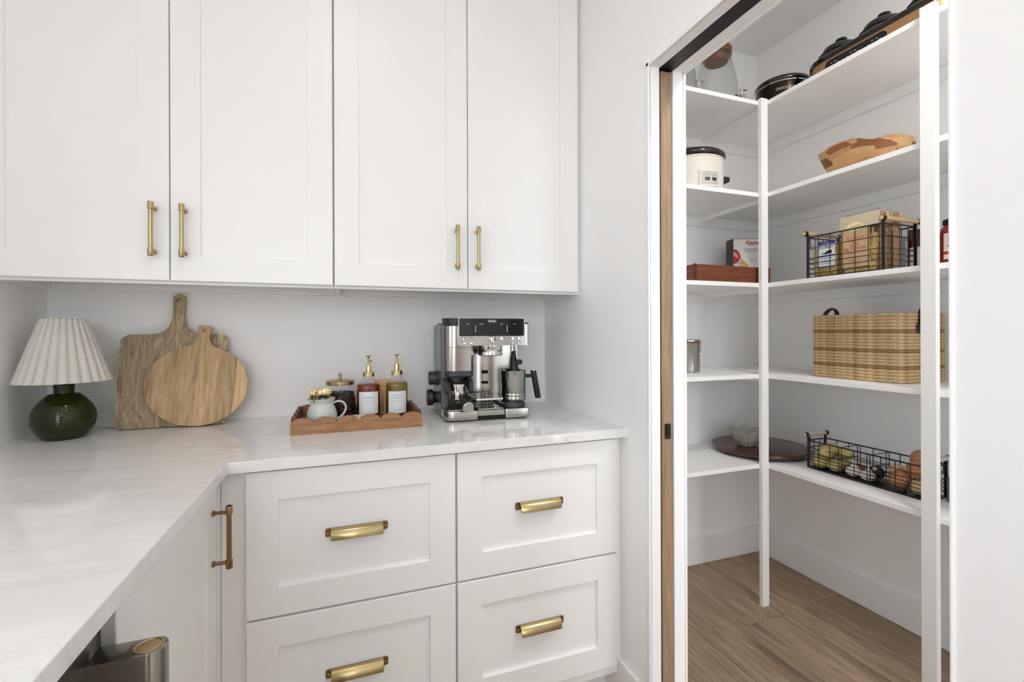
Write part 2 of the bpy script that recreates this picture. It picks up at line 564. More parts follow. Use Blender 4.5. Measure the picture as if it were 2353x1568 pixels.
mk('door_frame', prism([(GX0, 0.005), (GX1, 0.005), (GX1, GZ), (GX0, GZ)], -1.02, -0.98, XZ, [[(GX0 + 0.04, 0.06), (GX0 + 0.04, GZ - 0.05), (GX1 - 0.04, GZ - 0.05), (GX1 - 0.04, 0.06)]]), M_trim, d3)
mk('pane', box((GX0 + 0.04, GX1 - 0.04, -1.002, -0.998, 0.06, GZ - 0.05)), M_glass, d3)
struct(mk('ceiling', box((-3.4, PX + 0.2, YEND, PY + 0.12, ZC, ZC + 0.1)), M_ceil))
struct(mk('wall_far', box((-0.05, XJ, YEND - 0.12, YEND, 0, ZC)), M_wall))
struct(mk('wall_added_low', boxes([(-3.4, -0.05, YEND - 0.12, YEND, 0, 1.05), (-3.4, -3.28, YEND, YB, 0, 1.05)]), M_wall))  # low wall added out of view to block low light
d2 = struct(mk('door_added_oak', box((0.0, 0.8, YEND, YEND + 0.04, 0.005, 2.1), 0.002), M_door), 'unseen plain oak door added in the far wall for reflections')  # added behind the camera to give the steel a brown reflection

# floor of separate planks running from front to back
fl = bpy.data.objects.new('floor', None); COL.objects.link(fl)
struct(fl, 'brown oak plank floor')
sub = mk('subfloor', box((-3.4, PX + 0.1, YEND - 1.0, PY + 0.1, -0.06, -0.021)), M_gap, fl)
mk('added_far_flooring', boxes([(-9, -3.31, -9, PY, -0.03, -0.001), (-3.31, 3, -9, YEND - 1.001, -0.03, -0.001)]), M_floor, fl)  # floor extended out of view to stop world light from below
pw = 0.2215
protos = {}
rng = random.Random(5)
xk = 2.018 - pw * 24
while xk < PX:
    x0, x1 = max(xk, -3.3), min(xk + pw, PX + 0.03)
    if x1 - x0 > 0.02:
        y = YEND - 1.0 + rng.uniform(-1.2, 0)
        if xk > 0.9: y = -0.95 + rng.uniform(-1.5, 0)
        while y < PY + 0.03:
            ln = rng.choice((1.5, 1.9, 2.2))
            a, b = max(y, YEND - 1.0 if xk < 0.9 else -0.95), min(y + ln, PY + 0.03)
            if b - a > 0.05:
                p = mk('plank', box((-(x1 - x0) / 2 + 0.001, (x1 - x0) / 2 - 0.001, -(b - a) / 2 + 0.001, (b - a) / 2 - 0.001, -0.02, 0), 0.0015), M_floor, fl)
                p.location = ((x0 + x1) / 2, (a + b) / 2, 0)
            y += ln
    xk += pw

def baseboard(name, b6, axis):
    x0, x1, y0, y1, z0, z1 = b6
    return struct(mk(name, box(b6, 0.003), M_trim))
baseboard('baseboard_pantry_back', (XJ, PX, PY - 0.015, PY, 0, 0.142), 'x')
baseboard('baseboard_pantry_right', (PX - 0.015, PX, -0.95, PY - 0.015, 0, 0.142), 'y')
baseboard('baseboard_right', (XR - 0.015, XR, Y1 + 0.06, 1.42, 0, 0.155), 'y')
baseboard('baseboard_right_near', (XR - 0.015, XR, YEND, Y0 - 0.1, 0, 0.155), 'y')

# thin proud edge of the door frame on the kitchen side, and the pantry edge
bm = bmesh.new()
prof = [(XR + 0.001, 0.022), (XR - 0.004, 0.013), (XR - 0.006, 0.010), (XR - 0.006, 0.001), (XR - 0.004, 0.0), (XR + 0.001, 0.0)]
prism(prof, 0, ZH + 0.02, lambda u, v, t: (u, Y1 + v, t), bm=bm)
prism(prof, 0, ZH + 0.02, lambda u, v, t: (u, Y0 - v * 0.25, t), bm=bm)
prism(prof, Y0 - 0.02, Y1 + 0.02, lambda u, v, t: (u, t, ZH + v), bm=bm)
struct(mk('trim_1', bm, M_trim))
bm = bmesh.new()
box((XJ - 0.001, XJ + 0.006, Y1 - 0.004, Y1 + 0.05, 0, ZH + 0.05), bm=bm)
box((XJ - 0.001, XJ + 0.006, Y0 - 0.05, Y0 + 0.002, 0, ZH + 0.05), bm=bm)
box((XJ - 0.001, XJ + 0.006, Y0, Y1, ZH - 0.003, ZH + 0.05), bm=bm)
struct(mk('trim_2', bm, M_trim))

# pocket door standing in its slot
dr = bpy.data.objects.new('door_1', None); COL.objects.link(dr)
struct(dr, 'oak pocket door pushed back into the wall, its edge showing')
mk('door_slab', box((0.8995, 0.9365, Y1 + 0.003, 1.90, 0.008, 2.012), 0.002), M_door, dr)
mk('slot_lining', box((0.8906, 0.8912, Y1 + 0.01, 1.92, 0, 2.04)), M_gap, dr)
tr = mk('track', boxes([(0.8915, 0.9395, Y0, 1.92, 2.0165, 2.044)]), M_black, dr)
pl = mk('latch_plate', prism(rrect(-0.0095, 0.0095, -0.023, 0.023, 0.004), 0.0, 0.004, lambda u, v, t: (0.918 + u, Y1 + 0.003 - t, 0.925 + v)), M_black, dr)
mk('latch_button', prism(rrect(-0.005, 0.005, -0.009, 0.009, 0.0045), 0.0, 0.006, lambda u, v, t: (0.918 + u, Y1 + 0.003 - t, 0.925 + v)), M_black_gloss, pl)

# ------------------------------------------------------------------ lamps of the place
def can_light(x, y, z, power, r, name, label):
    t = thing(name, label, 'ceiling light', (x, y, z))
    mk('rim', lathe([(r + 0.02, -0.002), (r + 0.02, -0.006), (r, -0.008), (r, -0.002)], 32, False, False), M_trim, t, 60)
    m, nt, b = new_mat('lamp_glow')
    b.inputs['Emission Color'].default_value = (1, 0.975, 0.94, 1); b.inputs['Emission Strength'].default_value = 6.0
    mk('diffuser', lathe([(r, -0.0035), (r * 0.5, -0.0045), (0.001, -0.005)], 32), m, t)
    ld = bpy.data.lights.new('lamp', 'AREA'); ld.shape = 'DISK'; ld.size = r * 2; ld.energy = power; ld.color = (1.0, 0.985, 0.965)
    lo = bpy.data.objects.new('lamp', ld); COL.objects.link(lo); lo.location = (x, y, z - 0.02)
can_light(0.0, 0.55, ZC, CEILING_LAMP, 0.075, 'recessed_light', 'recessed round ceiling light above the corner of the counter')
can_light(0.0, -0.9, ZC, CEILING_LAMP, 0.075, 'recessed_light', 'recessed round ceiling light further back along the passage')
can_light(1.40, 0.30, ZC, PANTRY_LAMP, 0.14, 'flush_light', 'flush round ceiling light inside the pantry')

# ------------------------------------------------------------------ cabinetry
def shaker(name, w, h, t, fw, parent, to3, rec=0.0095):
    """framed front w x h, lower-left corner at 0,0; to3(u,v,d): d = depth from the outer face"""
    bm = bmesh.new()
    ring = lambda a, d: [to3(a, a, d), to3(w - a, a, d), to3(w - a, h - a, d), to3(a, h - a, d)]
    rs = [ring(0.0, t), ring(0.0, 0.0015), ring(0.0015, 0.0), ring(fw, 0.0), ring(fw + 0.0015, rec), ring(fw + 0.0016, t - 0.004)]
    loft(rs, True, False, True, bm)
    d = mk(name, bm, M_cab, parent)
    pb = bmesh.new()
    loft([[to3(u, v, dd) for u, v in ((fw + 0.001, fw + 0.001), (w - fw - 0.001, fw + 0.001), (w - fw - 0.001, h - fw - 0.001), (fw + 0.001, h - fw - 0.001))] for dd in (rec, t - 0.002)], bm=pb)
    mk('panel', pb, M_cab, d)
    return d

def bar_pull(parent, m, to3, length=0.151, off=0.030):
    """vertical bar pull; to3(s, v, d): s sideways, v along the bar (0 = centre), d distance out from the face"""
    bm = bmesh.new()
    L = length / 2
    P = lambda v: to3(0, v, off)
    tube([P(-L), P(L)], 0.0055, 14, bm=bm)
    for s in (-1, 1):
        tube([P(s * (L - 0.0215)), P(s * (L - 0.02)), P(s * (L - 0.002)), P(s * L)], [0.0056, 0.0075, 0.0075, 0.006], 14, bm=bm)
        v = s * (L - 0.0145)
        tube([to3(0, v, off), to3(0, v, 0.006)], 0.0042, 12, bm=bm)
        tube([to3(0, v, 0.006), to3(0, v, 0.0055), to3(0, v, 0.0)], [0.0045, 0.0066, 0.0066], 12, bm=bm)
    return mk('handle', bm, m, parent, 40)

# upper cabinets
ZU0, ZU1, YU = 1.3685, 2.60, 1.607
def upper(x0, x1, doors, label, pulls):
    t = thing('wall_cabinet', label, 'cabinet', (0, 0, 0), 0, 'upper cabinets on the back wall')
    s = 0.018
    bm = boxes([(x0, x0 + s, YU, YB, ZU0, ZU1), (x1 - s, x1, YU, YB, ZU0, ZU1), (x0 + s, x1 - s, YU, YU + s, ZU0, ZU1),
                (x0 + s, x1 - s, YB - s, YB, ZU0, ZU1), (x0 + s, x1 - s, YU + s, YB - s, ZU0 + 0.021, ZU0 + 0.04), (x0, x1, YU, YB, ZU1, ZU1 + 0.018)], 0.0006)
    mk('carcass', bm, M_cab, t)
    for (a, b), px in zip(doors, pulls):
        d = shaker('door', b - a, ZU1 - 0.01 - 1.377, 0.021, 0.0735, t, lambda u, v, dd, a=a: (a + u, 1.585 + dd, 1.377 + v))
        bar_pull(d, M_brass, lambda s_, v, o, px=px: (px + s_, 1.585 - o, 1.517 + v))
    return t
upper(XL, -0.0295, [(XL + 0.002, -0.4685), (-0.4655, -0.0318)], 'white upper cabinet above the green lamp and cutting boards', (-0.503, -0.430))
upper(-0.0285, XR, [(-0.0265, 0.4085), (0.4115, 0.8425)], 'white upper cabinet above the tray and espresso machine', (0.3675, 0.441))

# base cabinets
def cup_pull(parent, cx, cz, y):
    bm = bmesh.new()
    # back plate with ears
    prism(rrect(-0.079, 0.079, -0.0095, 0.0120, 0.004), 0, 0.0025, lambda u, v, t: (cx + u, y - t, cz + v), bm=bm)
    h = mk('handle', bm, M_bronze, parent)
    n = 10
    rings = []
    for x in (-0.066, -0.0645, 0.0645, 0.066):
        k = 0.93 if abs(x) > 0.065 else 1.0
        r = []
        for i in range(n + 1):
            a = PI / 2 * i / n
            r.append((cx + x, y - 0.0005 - k * 0.021 * math.sin(a) , cz - 0.0145 + 0.0265 * (1 - (1 - math.cos(a)) * k)))
        for i in range(n, -1, -1):
            a = PI / 2 * i / n
            r.append((cx + x, y - 0.0005 - k * 0.019 * math.sin(a), cz - 0.0145 + 0.0245 * (1 - (1 - math.cos(a)) * k)))
        rings.append(r)
    mk('cup', loft(rings), M_brass, h, 50)
    for s in (-1, 1):
        mk('screw', ellipsoid(0.0028, 0.0015, 0.0028, 8, 6, (cx + s * 0.0725, y - 0.003, cz - 0.001)), M_brass, h, 180)

YD, YC = 1.305, 1.326
def drawers(x0, x1, d0, d1, label, cx):
    t = thing('base_cabinet', label, 'cabinet', (0, 0, 0), 0, 'drawer cabinets under the counter')
    mk('carcass', boxes([(x0, x1, YC, YB - 0.002, 0.105, 0.885)], 0.0006), M_cab, t)
    mk('toe_kick', box((x0, x1, 1.40, 1.42, 0, 0.105)), M_cab, t)
    for z0, z1 in ((0.512, 0.878), (0.144, 0.506)):
        d = shaker('drawer_front', d1 - d0, z1 - z0, 0.02, 0.0725, t, lambda u, v, dd, z0=z0: (d0 + u, YD + dd, z0 + v))
        cup_pull(d, cx, (z0 + z1) / 2 + 0.006, YD + 0.007)
drawers(-0.2865, 0.3012, -0.229, 0.2985, 'white base cabinet with two wide drawers beside the inner corner', 0.0325)
drawers(0.3018, XR - 0.001, 0.3045, 0.8320, 'white base cabinet with two wide drawers next to the pantry door wall', 0.562)

# left run: door cabinet
t = thing('base_cabinet', 'white base cabinet with one door and a vertical brass handle in the corner', 'cabinet')
mk('carcass', box((XL + 0.001, -0.3075, 0.762, 1.90, 0.105, 0.885), 0.0006), M_cab, t)
mk('filler', box((-0.3075, -0.2868, 1.287, 1.3255, 0.105, 0.885)), M_cab, t)
mk('toe_kick', box((-0.40, -0.38, 0.762, 1.40, 0, 0.105)), M_cab, t)
d = shaker('door', 1.284 - 0.765, 0.878 - 0.144, 0.02, 0.0735, t, lambda u, v, dd: (-0.2865 - dd, 1.284 - u, 0.144 + v))
bar_pull(d, M_bronze, lambda s_, v, o: (-0.2865 + o, 1.245 + s_, 0.751 + v), 0.146, 0.034)

# beverage fridge under the left counter
t = thing('beverage_fridge', 'stainless under-counter fridge with a thick handle and brass medallion', 'fridge')
mk('body', box((XL + 0.002, -0.335, 0.10, 0.757, 0.02, 0.884)), M_black, t)
mk('side_frame', box((-0.335, -0.300, 0.712, 0.757, 0.10, 0.885), 0.001), M_dsteel, t)
d = mk('door', box((-0.335, -0.292, 0.10, 0.709, 0.10, 0.864), 0.002), M_dsteel, t)
hd = bmesh.new()
out = [(-0.292, 0.694), (-0.292, 0.732)]
for k in range(13):
    a = PI / 2 - PI * k / 12
    out.append((-0.232 + 0.019 * math.cos(a), 0.713 + 0.019 * math.sin(a)))
prism(out, 0.50, 0.83, XY, bev=0.001, bm=hd)
h = mk('handle', hd, metal('handle_steel', (142, 139, 131), 0.2), d, 40)
mk('medallion', lathe([(0.0165, 0.8296), (0.0165, 0.831), (0.0145, 0.8312), (0.0135, 0.8303), (0.001, 0.8306)], 28, True, True, None, None, (-0.234, 0.713)), M_brass, h, 40)
mk('screw', ellipsoid(0.003, 0.003, 0.003, 10, 8, (-0.268, 0.6935, 0.775)), M_chrome, h, 180)

# worktop
bm = prism([(XL, -1.0), (-0.264, -1.0), (-0.264, 1.283), (XR, 1.283), (XR, YB), (XL, YB)], 0.886, 0.914, XY, bev=0.0015)
wt = mk('worktop', bm, M_quartz)
tag(wt, 'white veined quartz worktop running round the corner', 'countertop')

# ------------------------------------------------------------------ pantry shelving
sh = thing('pantry_shelving', 'white built-in corner shelving inside the pantry', 'shelving')
ZS = [2.256, 1.845, 1.441, 1.033, 0.631]
XS, YS, TS = 1.782, 1.583, 0.019
c_l = c_r = c_b = s_l = s_r = None
for z in ZS:
    if s_l is None:
        s_l = mk('shelf', box((XJ + 0.006, XS - 0.0008, YS, PY, -TS, 0), 0.001), M_shelf, sh, None, (0, 0, z))
        s_r = mk('shelf', box((XS, PX, -0.9, PY, -TS, 0), 0.001), M_shelf, sh, None, (0, 0, z))
        c_l = mk('cleat', box((XJ + 0.006, PX - 0.019, PY - 0.019, PY, -TS - 0.047, -TS), 0.001), M_shelf, sh, None, (0, 0, z))
        c_r = mk('cleat', box((PX - 0.019, PX, -0.9, PY, -TS - 0.047, -TS), 0.001), M_shelf, sh, None, (0, 0, z))
        c_b = mk('support_batten', box((XS - 0.005, XS + 0.014, 1.586, PY - 0.019, -TS - 0.020, -TS), 0.001), M_shelf, sh, None, (0, 0, z))
    else:
        for o in (s_l, s_r, c_l, c_r, c_b):
            dup(o, sh, (0, 0, z))
mk('post', box((1.744, 1.782, 1.564, 1.583, 0, 2.262), 0.001), M_shelf, sh)
mk('post', box((1.762, 1.7815, 0.9285, 0.972, 0, 2.272), 0.001), M_shelf, sh)

# ================================================================== things on the counter
ZT = 0.914

# ---- table lamp
t = thing('table_lamp', 'green ribbed ceramic table lamp with a pleated linen shade', 'lamp', (-0.788, 1.768, ZT))
prof = [(0.001, 0.0), (0.041, 0.0), (0.044, 0.003)]
for k in range(60):
    a = k / 59.0
    zz = 0.004 + 0.128 * a
    ang = -1.15 + (PI / 2 + 1.02) * a
    r = 0.018 + 0.057 * math.cos(ang * 0.93 + 0.03) ** 0.72 if math.cos(ang * 0.93 + 0.03) > 0 else 0.024
    rib = 0.00045 * math.sin(k * 2.1) if 14 < k < 46 else 0
    prof.append((max(0.024, r) + rib, zz))
prof += [(0.0235, 0.134), (0.0232, 0.150), (0.0246, 0.153), (0.0246, 0.159), (0.022, 0.160), (0.001, 0.160)]
b = mk('base', lathe(prof, 48), M_green, t, 60)
mk('collar', lathe([(0.008, 0.160), (0.0095, 0.161), (0.0095, 0.168), (0.006, 0.169), (0.006, 0.19), (0.001, 0.19)], 20), M_bronze, t, 40)
NP = 24
def pleat(th, i):
    s = (th * NP / (2 * PI)) % 1.0
    w = abs(2 * s - 1)
    return 1.0 - 0.10 * (w ** 2.6)
sh_prof = [(0.112 - 0.058 * k / 8, 0.169 + 0.187 * k / 8) for k in range(9)]
bm = lathe(sh_prof, NP * 8, False, False, pleat)
inner = [(r - 0.0015, z) for r, z in sh_prof]
mk('lamp_shade', bm, M_linen, t, 75)
bm = bmesh.new()
tube([(0.0, 0.054 * math.cos(0), 0.353)] and [(0.0505 * math.cos(a * PI / 12), 0.0505 * math.sin(a * PI / 12), 0.354) for a in range(24)], 0.0012, 6, True, bm)
for a in (0.3, 0.3 + 2 * PI / 3, 0.3 + 4 * PI / 3):
    tube([(0.005 * math.cos(a), 0.005 * math.sin(a), 0.19), (0.05 * math.cos(a), 0.05 * math.sin(a), 0.354)], 0.001, 6, bm=bm)
mk('shade_ring', bm, M_bronze, t)
cord = [(-0.02 + 0.0, 0.05, 0.004)] + [(0.03 + 0.02 * k, 0.075 + 0.006 * math.sin(k * 1.3) + 0.004 * k, 0.0035 + 0.004 * max(0, math.sin(k * 0.9))) for k in range(7)]
cord[0] = (0.02, 0.035, 0.006)
mk('cord', tube(cord, 0.0018, 6), thin_glass('clear_cord', (225, 222, 216), 0.15, 2.0), t, 180)

# ---- cutting boards leaning on the wall
rng = random.Random(3)
def jag(p0, p1, n, amp):
    return [(p0[0] + (p1[0] - p0[0]) * k / n + rng.uniform(-amp, amp), p0[1] + (p1[1] - p0[1]) * k / n + rng.uniform(-amp, amp)) for k in range(1, n)]
W2 = 0.153
out = [(-W2 + 0.008, 0.002)] + jag((-W2, 0), (W2, 0), 22, 0.0016) + [(W2 - 0.006, 0.001), (W2, 0.008)] + jag((W2, 0), (W2, 0.30), 12, 0.001)
out += [(W2 - 0.001, 0.30), (W2 - 0.012, 0.311), (0.07, 0.312), (0.050, 0.316), (0.036, 0.326), (0.026, 0.342), (0.0215, 0.362), (0.019, 0.38)]
for k in range(11):
    a = PI * k / 10
    out.append((0.0045 + 0.0175 * math.cos(a) , 0.436 + 0.0175 * math.sin(a)))
out += [(-0.012, 0.38), (-0.0145, 0.36), (-0.02, 0.340), (-0.032, 0.324), (-0.048, 0.314), (-0.07, 0.311), (-W2 + 0.022, 0.310), (-W2 + 0.004, 0.298)]
out += jag((-W2, 0.298), (-W2, 0.008), 22, 0.0018)
hole = [(0.0045 + 0.0088 * math.cos(-2 * PI * k / 18), 0.430 + 0.0088 * math.sin(-2 * PI * k / 18)) for k in range(18)]
o = mk('cutting_board', prism(out, 0, 0.015, XZ, [hole]), M_board)
o.rotation_euler = (-math.radians(10.6), 0, math.radians(2.2)); o.location = (-0.5375, 1.834, ZT + 0.003)
tag(o, 'weathered rectangular wooden cutting board with a long handle leaning on the wall', 'cutting board', 'cutting boards by the lamp')

out = []
NQ = 64
for k in range(NQ + 1):
    a = math.radians(90 - 14) - (2 * PI - math.radians(28)) * k / NQ
    out.append((0.150 * math.cos(a), 0.136 + 0.136 * math.sin(a)))
hl = [(-0.024, 0.279), (-0.0175, 0.292), (-0.0155, 0.305), (-0.018, 0.32), (-0.0215, 0.333), (-0.0205, 0.3385), (-0.016, 0.341)]
out += hl + [(-x, z) for x, z in reversed(hl)]
hole = [(0.0062 * math.cos(-2 * PI * k / 16), 0.323 + 0.0062 * math.sin(-2 * PI * k / 16)) for k in range(16)]
o = mk('cutting_board', prism(out, 0, 0.014, XZ, [hole]), M_acacia)
o.rotation_euler = (Matrix.Rotation(math.radians(-10.4), 3, 'X') @ Matrix.Rotation(math.radians(4.5), 3, 'Y')).to_euler(); o.location = (-0.475, 1.811, ZT + 0.0035)
tag(o, 'pale oval wooden cutting board with a short flared handle', 'cutting board', 'cutting boards by the lamp')

# ---- scalloped tray
TX0, TX1, TY0, TY1 = -0.153, 0.244, 1.553, 1.853
t = thing('serving_tray', 'scalloped wooden serving tray holding the coffee supplies', 'tray', (0, 0, ZT))
def scallop(L, n):
    pts = [(0, 0), (L, 0)]
    w = L / n
    for i in range(n - 1, -1, -1):
        for k in range(9):
            s = 1 - k / 8
            h_ = 0.035 + 0.0155 * math.sqrt(max(0, 1 - (2 * s - 1) ** 2)) ** 1.25
            pts.append((w * (i + s), h_))
    return pts
tk = 0.012
mk('front_board', prism(scallop(TX1 - TX0, 6), TY0, TY0 + tk, lambda u, v, q: (TX0 + u, q, v)), M_tray, t)
mk('back_board', prism(scallop(TX1 - TX0, 6), TY1 - tk, TY1, lambda u, v, q: (TX0 + u, q, v)), M_tray, t)
sd = scallop(TY1 - TY0 - 2 * tk, 4)
mk('side_board', prism(sd, TX0, TX0 + tk, lambda u, v, q: (q, TY0 + tk + u, v)), M_tray_dark, t)
mk('side_board', prism(sd, TX1 - tk, TX1, lambda u, v, q: (q, TY0 + tk + u, v)), M_tray_dark, t)
mk('bottom_board', box((TX0 + tk, TX1 - tk, TY0 + tk, TY1 - tk, 0.002, 0.010)), M_tray, t)
ZI = ZT + 0.0102

# ---- creamer with spoons
cr_c = (-0.068, 1.662)
t = thing('creamer_jug', 'pale grey-green ceramic creamer jug holding gold spoons', 'jug', (*cr_c, ZI))
t.scale = (1.05, 1.05, 1.1)
op = [(0.001, 0), (0.034, 0), (0.039, 0.003), (0.0435, 0.014), (0.0448, 0.024), (0.0435, 0.036), (0.0385, 0.050), (0.0345, 0.058), (0.0335, 0.064), (0.0355, 0.070), (0.0392, 0.0755)]
ip = [(r - 0.003, z) for r, z in op[4:]]
def spout(th, i):
    k = max(0, i - 8) / 3.0 if i <= 10 else max(0, (11 + 6 - i)) / 3.0 if i < 18 else 0
    d = math.cos(th - PI)
    return 1 + 0.12 * min(1, k) * max(0, d) ** 6
bm = lathe(op + [(0.0385, 0.0768)] + [(r, z) for r, z in reversed(ip)] + [(0.034, 0.006), (0.001, 0.005)], 48, True, True, spout)
b = mk('body', bm, M_sage, t, 70)
hp = [(0.0335, 0.062), (0.045, 0.066), (0.060, 0.064), (0.069, 0.054), (0.0705, 0.042), (0.065, 0.030), (0.055, 0.019), (0.0440, 0.012)]
def smooth_path(pts, n=4):
    P = [Vector(p) for p in pts]
    out_ = []
    for i in range(len(P) - 1):
        p0 = P[max(0, i - 1)]; p1 = P[i]; p2 = P[i + 1]; p3 = P[min(len(P) - 1, i + 2)]
        for k in range(n):
            s = k / n
            out_.append(0.5 * ((2 * p1) + (-p0 + p2) * s + (2 * p0 - 5 * p1 + 4 * p2 - p3) * s * s + (-p0 + 3 * p1 - 3 * p2 + p3) * s ** 3))
    out_.append(P[-1])
    return out_
mk('handle', tube(smooth_path([(r, 0.0, z) for r, z in hp]), 0.0042, 10, flat=(0.8, 1.5)), M_sage, t, 180)
def spoon(x, y, tilt, yaw, label, s=1.0):
    bm = bmesh.new()
    n, m_ = 14, 6
    rings = []
    for j in range(m_ + 1):
        a = j / m_
        rings.append([(0.0165 * a * math.cos(2 * PI * k / n), -0.004 * (1 - a * a), 0.0185 * a * math.sin(2 * PI * k / n) + 0.092) for k in range(n)] if j else [(0.0003 * math.cos(2 * PI * k / n), -0.004, 0.092 + 0.0003 * math.sin(2 * PI * k / n)) for k in range(n)])
    back = [[(p[0], p[1] + 0.0009, p[2]) for p in r] for r in reversed(rings)]
    loft(rings + back, True, True, True, bm)
    tube([(0, 0, 0.075), (0, 0.001, 0.062), (0, 0.0005, 0.0)], [0.0021, 0.0016, 0.0022], 8, bm=bm)
    o = mk('teaspoon', bm, M_brass_shiny, None, 60)
    o.location = (cr_c[0] + x, cr_c[1] + y, ZI + 0.011); o.rotation_euler = (tilt[0], tilt[1], yaw)
    o.scale = (s, s, s)
    return tag(o, label, 'spoon', 'gold teaspoons in the creamer jug')
spoon(0.004, 0.002, (0.06, 0.10, 0), 0.15, 'shiny gold teaspoon facing forward, rightmost in the creamer jug', 0.98)
spoon(-0.004, 0.006, (-0.02, -0.06, 0), -0.35, 'gold teaspoon in the middle of the creamer jug', 0.96)
spoon(-0.008, 0.012, (-0.04, -0.19, 0), 0.45, 'gold teaspoon half hidden behind the middle one in the creamer', 0.95)
spoon(-0.010, -0.004, (0.03, -0.32, 0), 1.15, 'gold teaspoon turned edge-on by the lip of the creamer jug', 0.86)

# ---- jar of coffee beans
jc = (-0.012, 1.784)
t = thing('storage_jar', 'ribbed glass jar with a brass knobbed lid, full of coffee beans', 'jar', (*jc, ZI))
ribs = lambda th, i: 1 + (0.012 * math.cos(40 * th) if 2 <= i <= 8 else 0)
gp = [(0.001, 0.0), (0.05, 0.0), (0.0525, 0.004), (0.0528, 0.02), (0.0528, 0.04), (0.0528, 0.06), (0.0528, 0.078), (0.0528, 0.09), (0.0525, 0.098), (0.0505, 0.104), (0.047, 0.107), (0.0465, 0.116)]
mk('glass', lathe(gp, 160, True, False, ribs), M_glass, t, 70)
ld = mk('lid', lathe([(0.001, 0.1155), (0.0485, 0.1155), (0.0488, 0.117), (0.0488, 0.128), (0.0475, 0.1295), (0.040, 0.1318), (0.02, 0.1342), (0.009, 0.135), (0.001, 0.135)], 48), M_brass, t, 40)
mk('knob', lathe([(0.009, 0.1348), (0.0085, 0.136), (0.0045, 0.138), (0.0038, 0.144), (0.006, 0.147), (0.0066, 0.151), (0.0055, 0.155), (0.001, 0.1572)], 20), M_brass, ld, 60)
M_bean = mat('roast_bean', (44, 28, 20), 0.32, vary=0.35, vscale=60)
bm = lathe([(0.001, 0.003), (0.046, 0.003), (0.046, 0.080), (0.001, 0.083)], 24)
rng = random.Random(9)
for i in range(620):
    if i < 480:
        th = rng.uniform(0, 2 * PI); r = 0.0475; z = rng.uniform(0.006, 0.084)
    else:
        th = rng.uniform(0, 2 * PI); r = 0.046 * math.sqrt(rng.random()); z = 0.084 + rng.uniform(-0.002, 0.004)
    e = bmesh.new(); bmesh.ops.create_uvsphere(e, u_segments=6, v_segments=4, radius=1)
    mt = Matrix.Translation((r * math.cos(th), r * math.sin(th), z)) @ Matrix.Rotation(rng.uniform(0, 6), 4, 'X') @ Matrix.Rotation(rng.uniform(0, 6), 4, 'Z') @ Matrix.Diagonal((0.0048, 0.0034, 0.0026, 1))
    bmesh.ops.transform(e, matrix=mt, verts=e.verts)
    me_ = bpy.data.meshes.new('t'); e.to_mesh(me_); e.free(); bm.from_mesh(me_); bpy.data.meshes.remove(me_)
o = mk('coffee_beans', bm, M_bean, None, 180, (*jc, ZI))
o['kind'] = 'stuff'; o['label'] = 'dark roasted coffee beans filling the glass jar'; o['category'] = 'coffee beans'

# ---- syrup bottles
def bottle(c, R_, H, liquid, label, words, face, sp):
    t = thing('syrup_bottle', label, 'bottle', (*c, ZI), 0, 'syrup pump bottles on the tray')
    k = R_ / 0.0415
    gp = [(0.001, 0.001), (0.036 * k, 0.001), (0.0405 * k, 0.005), (0.0415 * k, 0.01), (0.0415 * k, H - 0.012), (0.0405 * k, H - 0.004), (0.036 * k, H + 0.003), (0.026 * k, H + 0.008), (0.0195, H + 0.012), (0.019, H + 0.018), (0.0205, H + 0.019), (0.0205, H + 0.022), (0.019, H + 0.023), (0.019, H + 0.027)]
    g = mk('glass', lathe(gp, 40, True, False), M_glass, t, 60)
    lq = [(r * 0.965, z + (0.004 if z < 0.003 else 0)) for r, z in gp[:7]]
    lv = H - 0.001
    lq = [(max(0.0005, r * 0.965), min(lv, max(0.006, z))) for r, z in gp[:7]] + [(0.001, lv)]
    mk('syrup', lathe(lq, 40), liquid, t, 60)
    z = H + 0.026
    p = mk('pump', lathe([(0.001, z), (0.0205, z), (0.0205, z + 0.0145), (0.0195, z + 0.0155), (0.0092, z + 0.016), (0.0092, z + 0.037), (0.0085, z + 0.039), (0.004, z + 0.039), (0.0036, z + 0.066), (0.005, z + 0.070), (0.0102, z + 0.0735), (0.0102, z + 0.0755), (0.001, z + 0.0765)], 28), M_brass_shiny, t, 40)
    dx, dy = sp
    q = z + 0.016
    mk('spout', tube(smooth_path([(dx * 0.7, dy * 0.7, q - 0.004), (dx * 0.75, dy * 0.75, q + 0.03), (dx * 0.8, dy * 0.8, q + 0.039), (dx * 1.15, dy * 1.15, q + 0.0415), (dx * 1.9, dy * 1.9, q + 0.035)]), 0.0023, 8), M_brass_shiny, p, 180)
    mk('dip_tube', tube([(0, 0, 0.012), (0, 0, z)], 0.0022, 8), M_film, t)
    ha = math.radians(50)
    lb = mk('paper_label', arc_patch(R_ + 0.0003, face - ha, face + ha, 0.014, 0.092), M_label, t, 60)
    for s, sz, zz, spc, wd in words:
        text('lettering', s, sz, M_ink, lb, on_cyl(R_ + 0.0011, face, zz), 'CENTER', wd, spc)
    ln = mk('printed_rule', arc_patch(R_ + 0.0008, face - 0.55, face + 0.55, 0.0575, 0.058), M_ink, lb)
    return t
M_car = thin_glass('caramel_syrup', (214, 136, 62), 0.03, 0.8)
M_van = thin_glass('vanilla_syrup', (218, 208, 140), 0.03, 0.8)
bottle((0.084, 1.757), 0.0415, 0.118, M_car, 'amber caramel syrup bottle with gold pump and white label', [('CARAMEL', 0.0072, 0.071, 1.5, 1.0), ('12 FL OZ | 355 ML', 0.0028, 0.0225, 1.15, 1.0)], math.radians(-92.7), (0.006, -0.012))
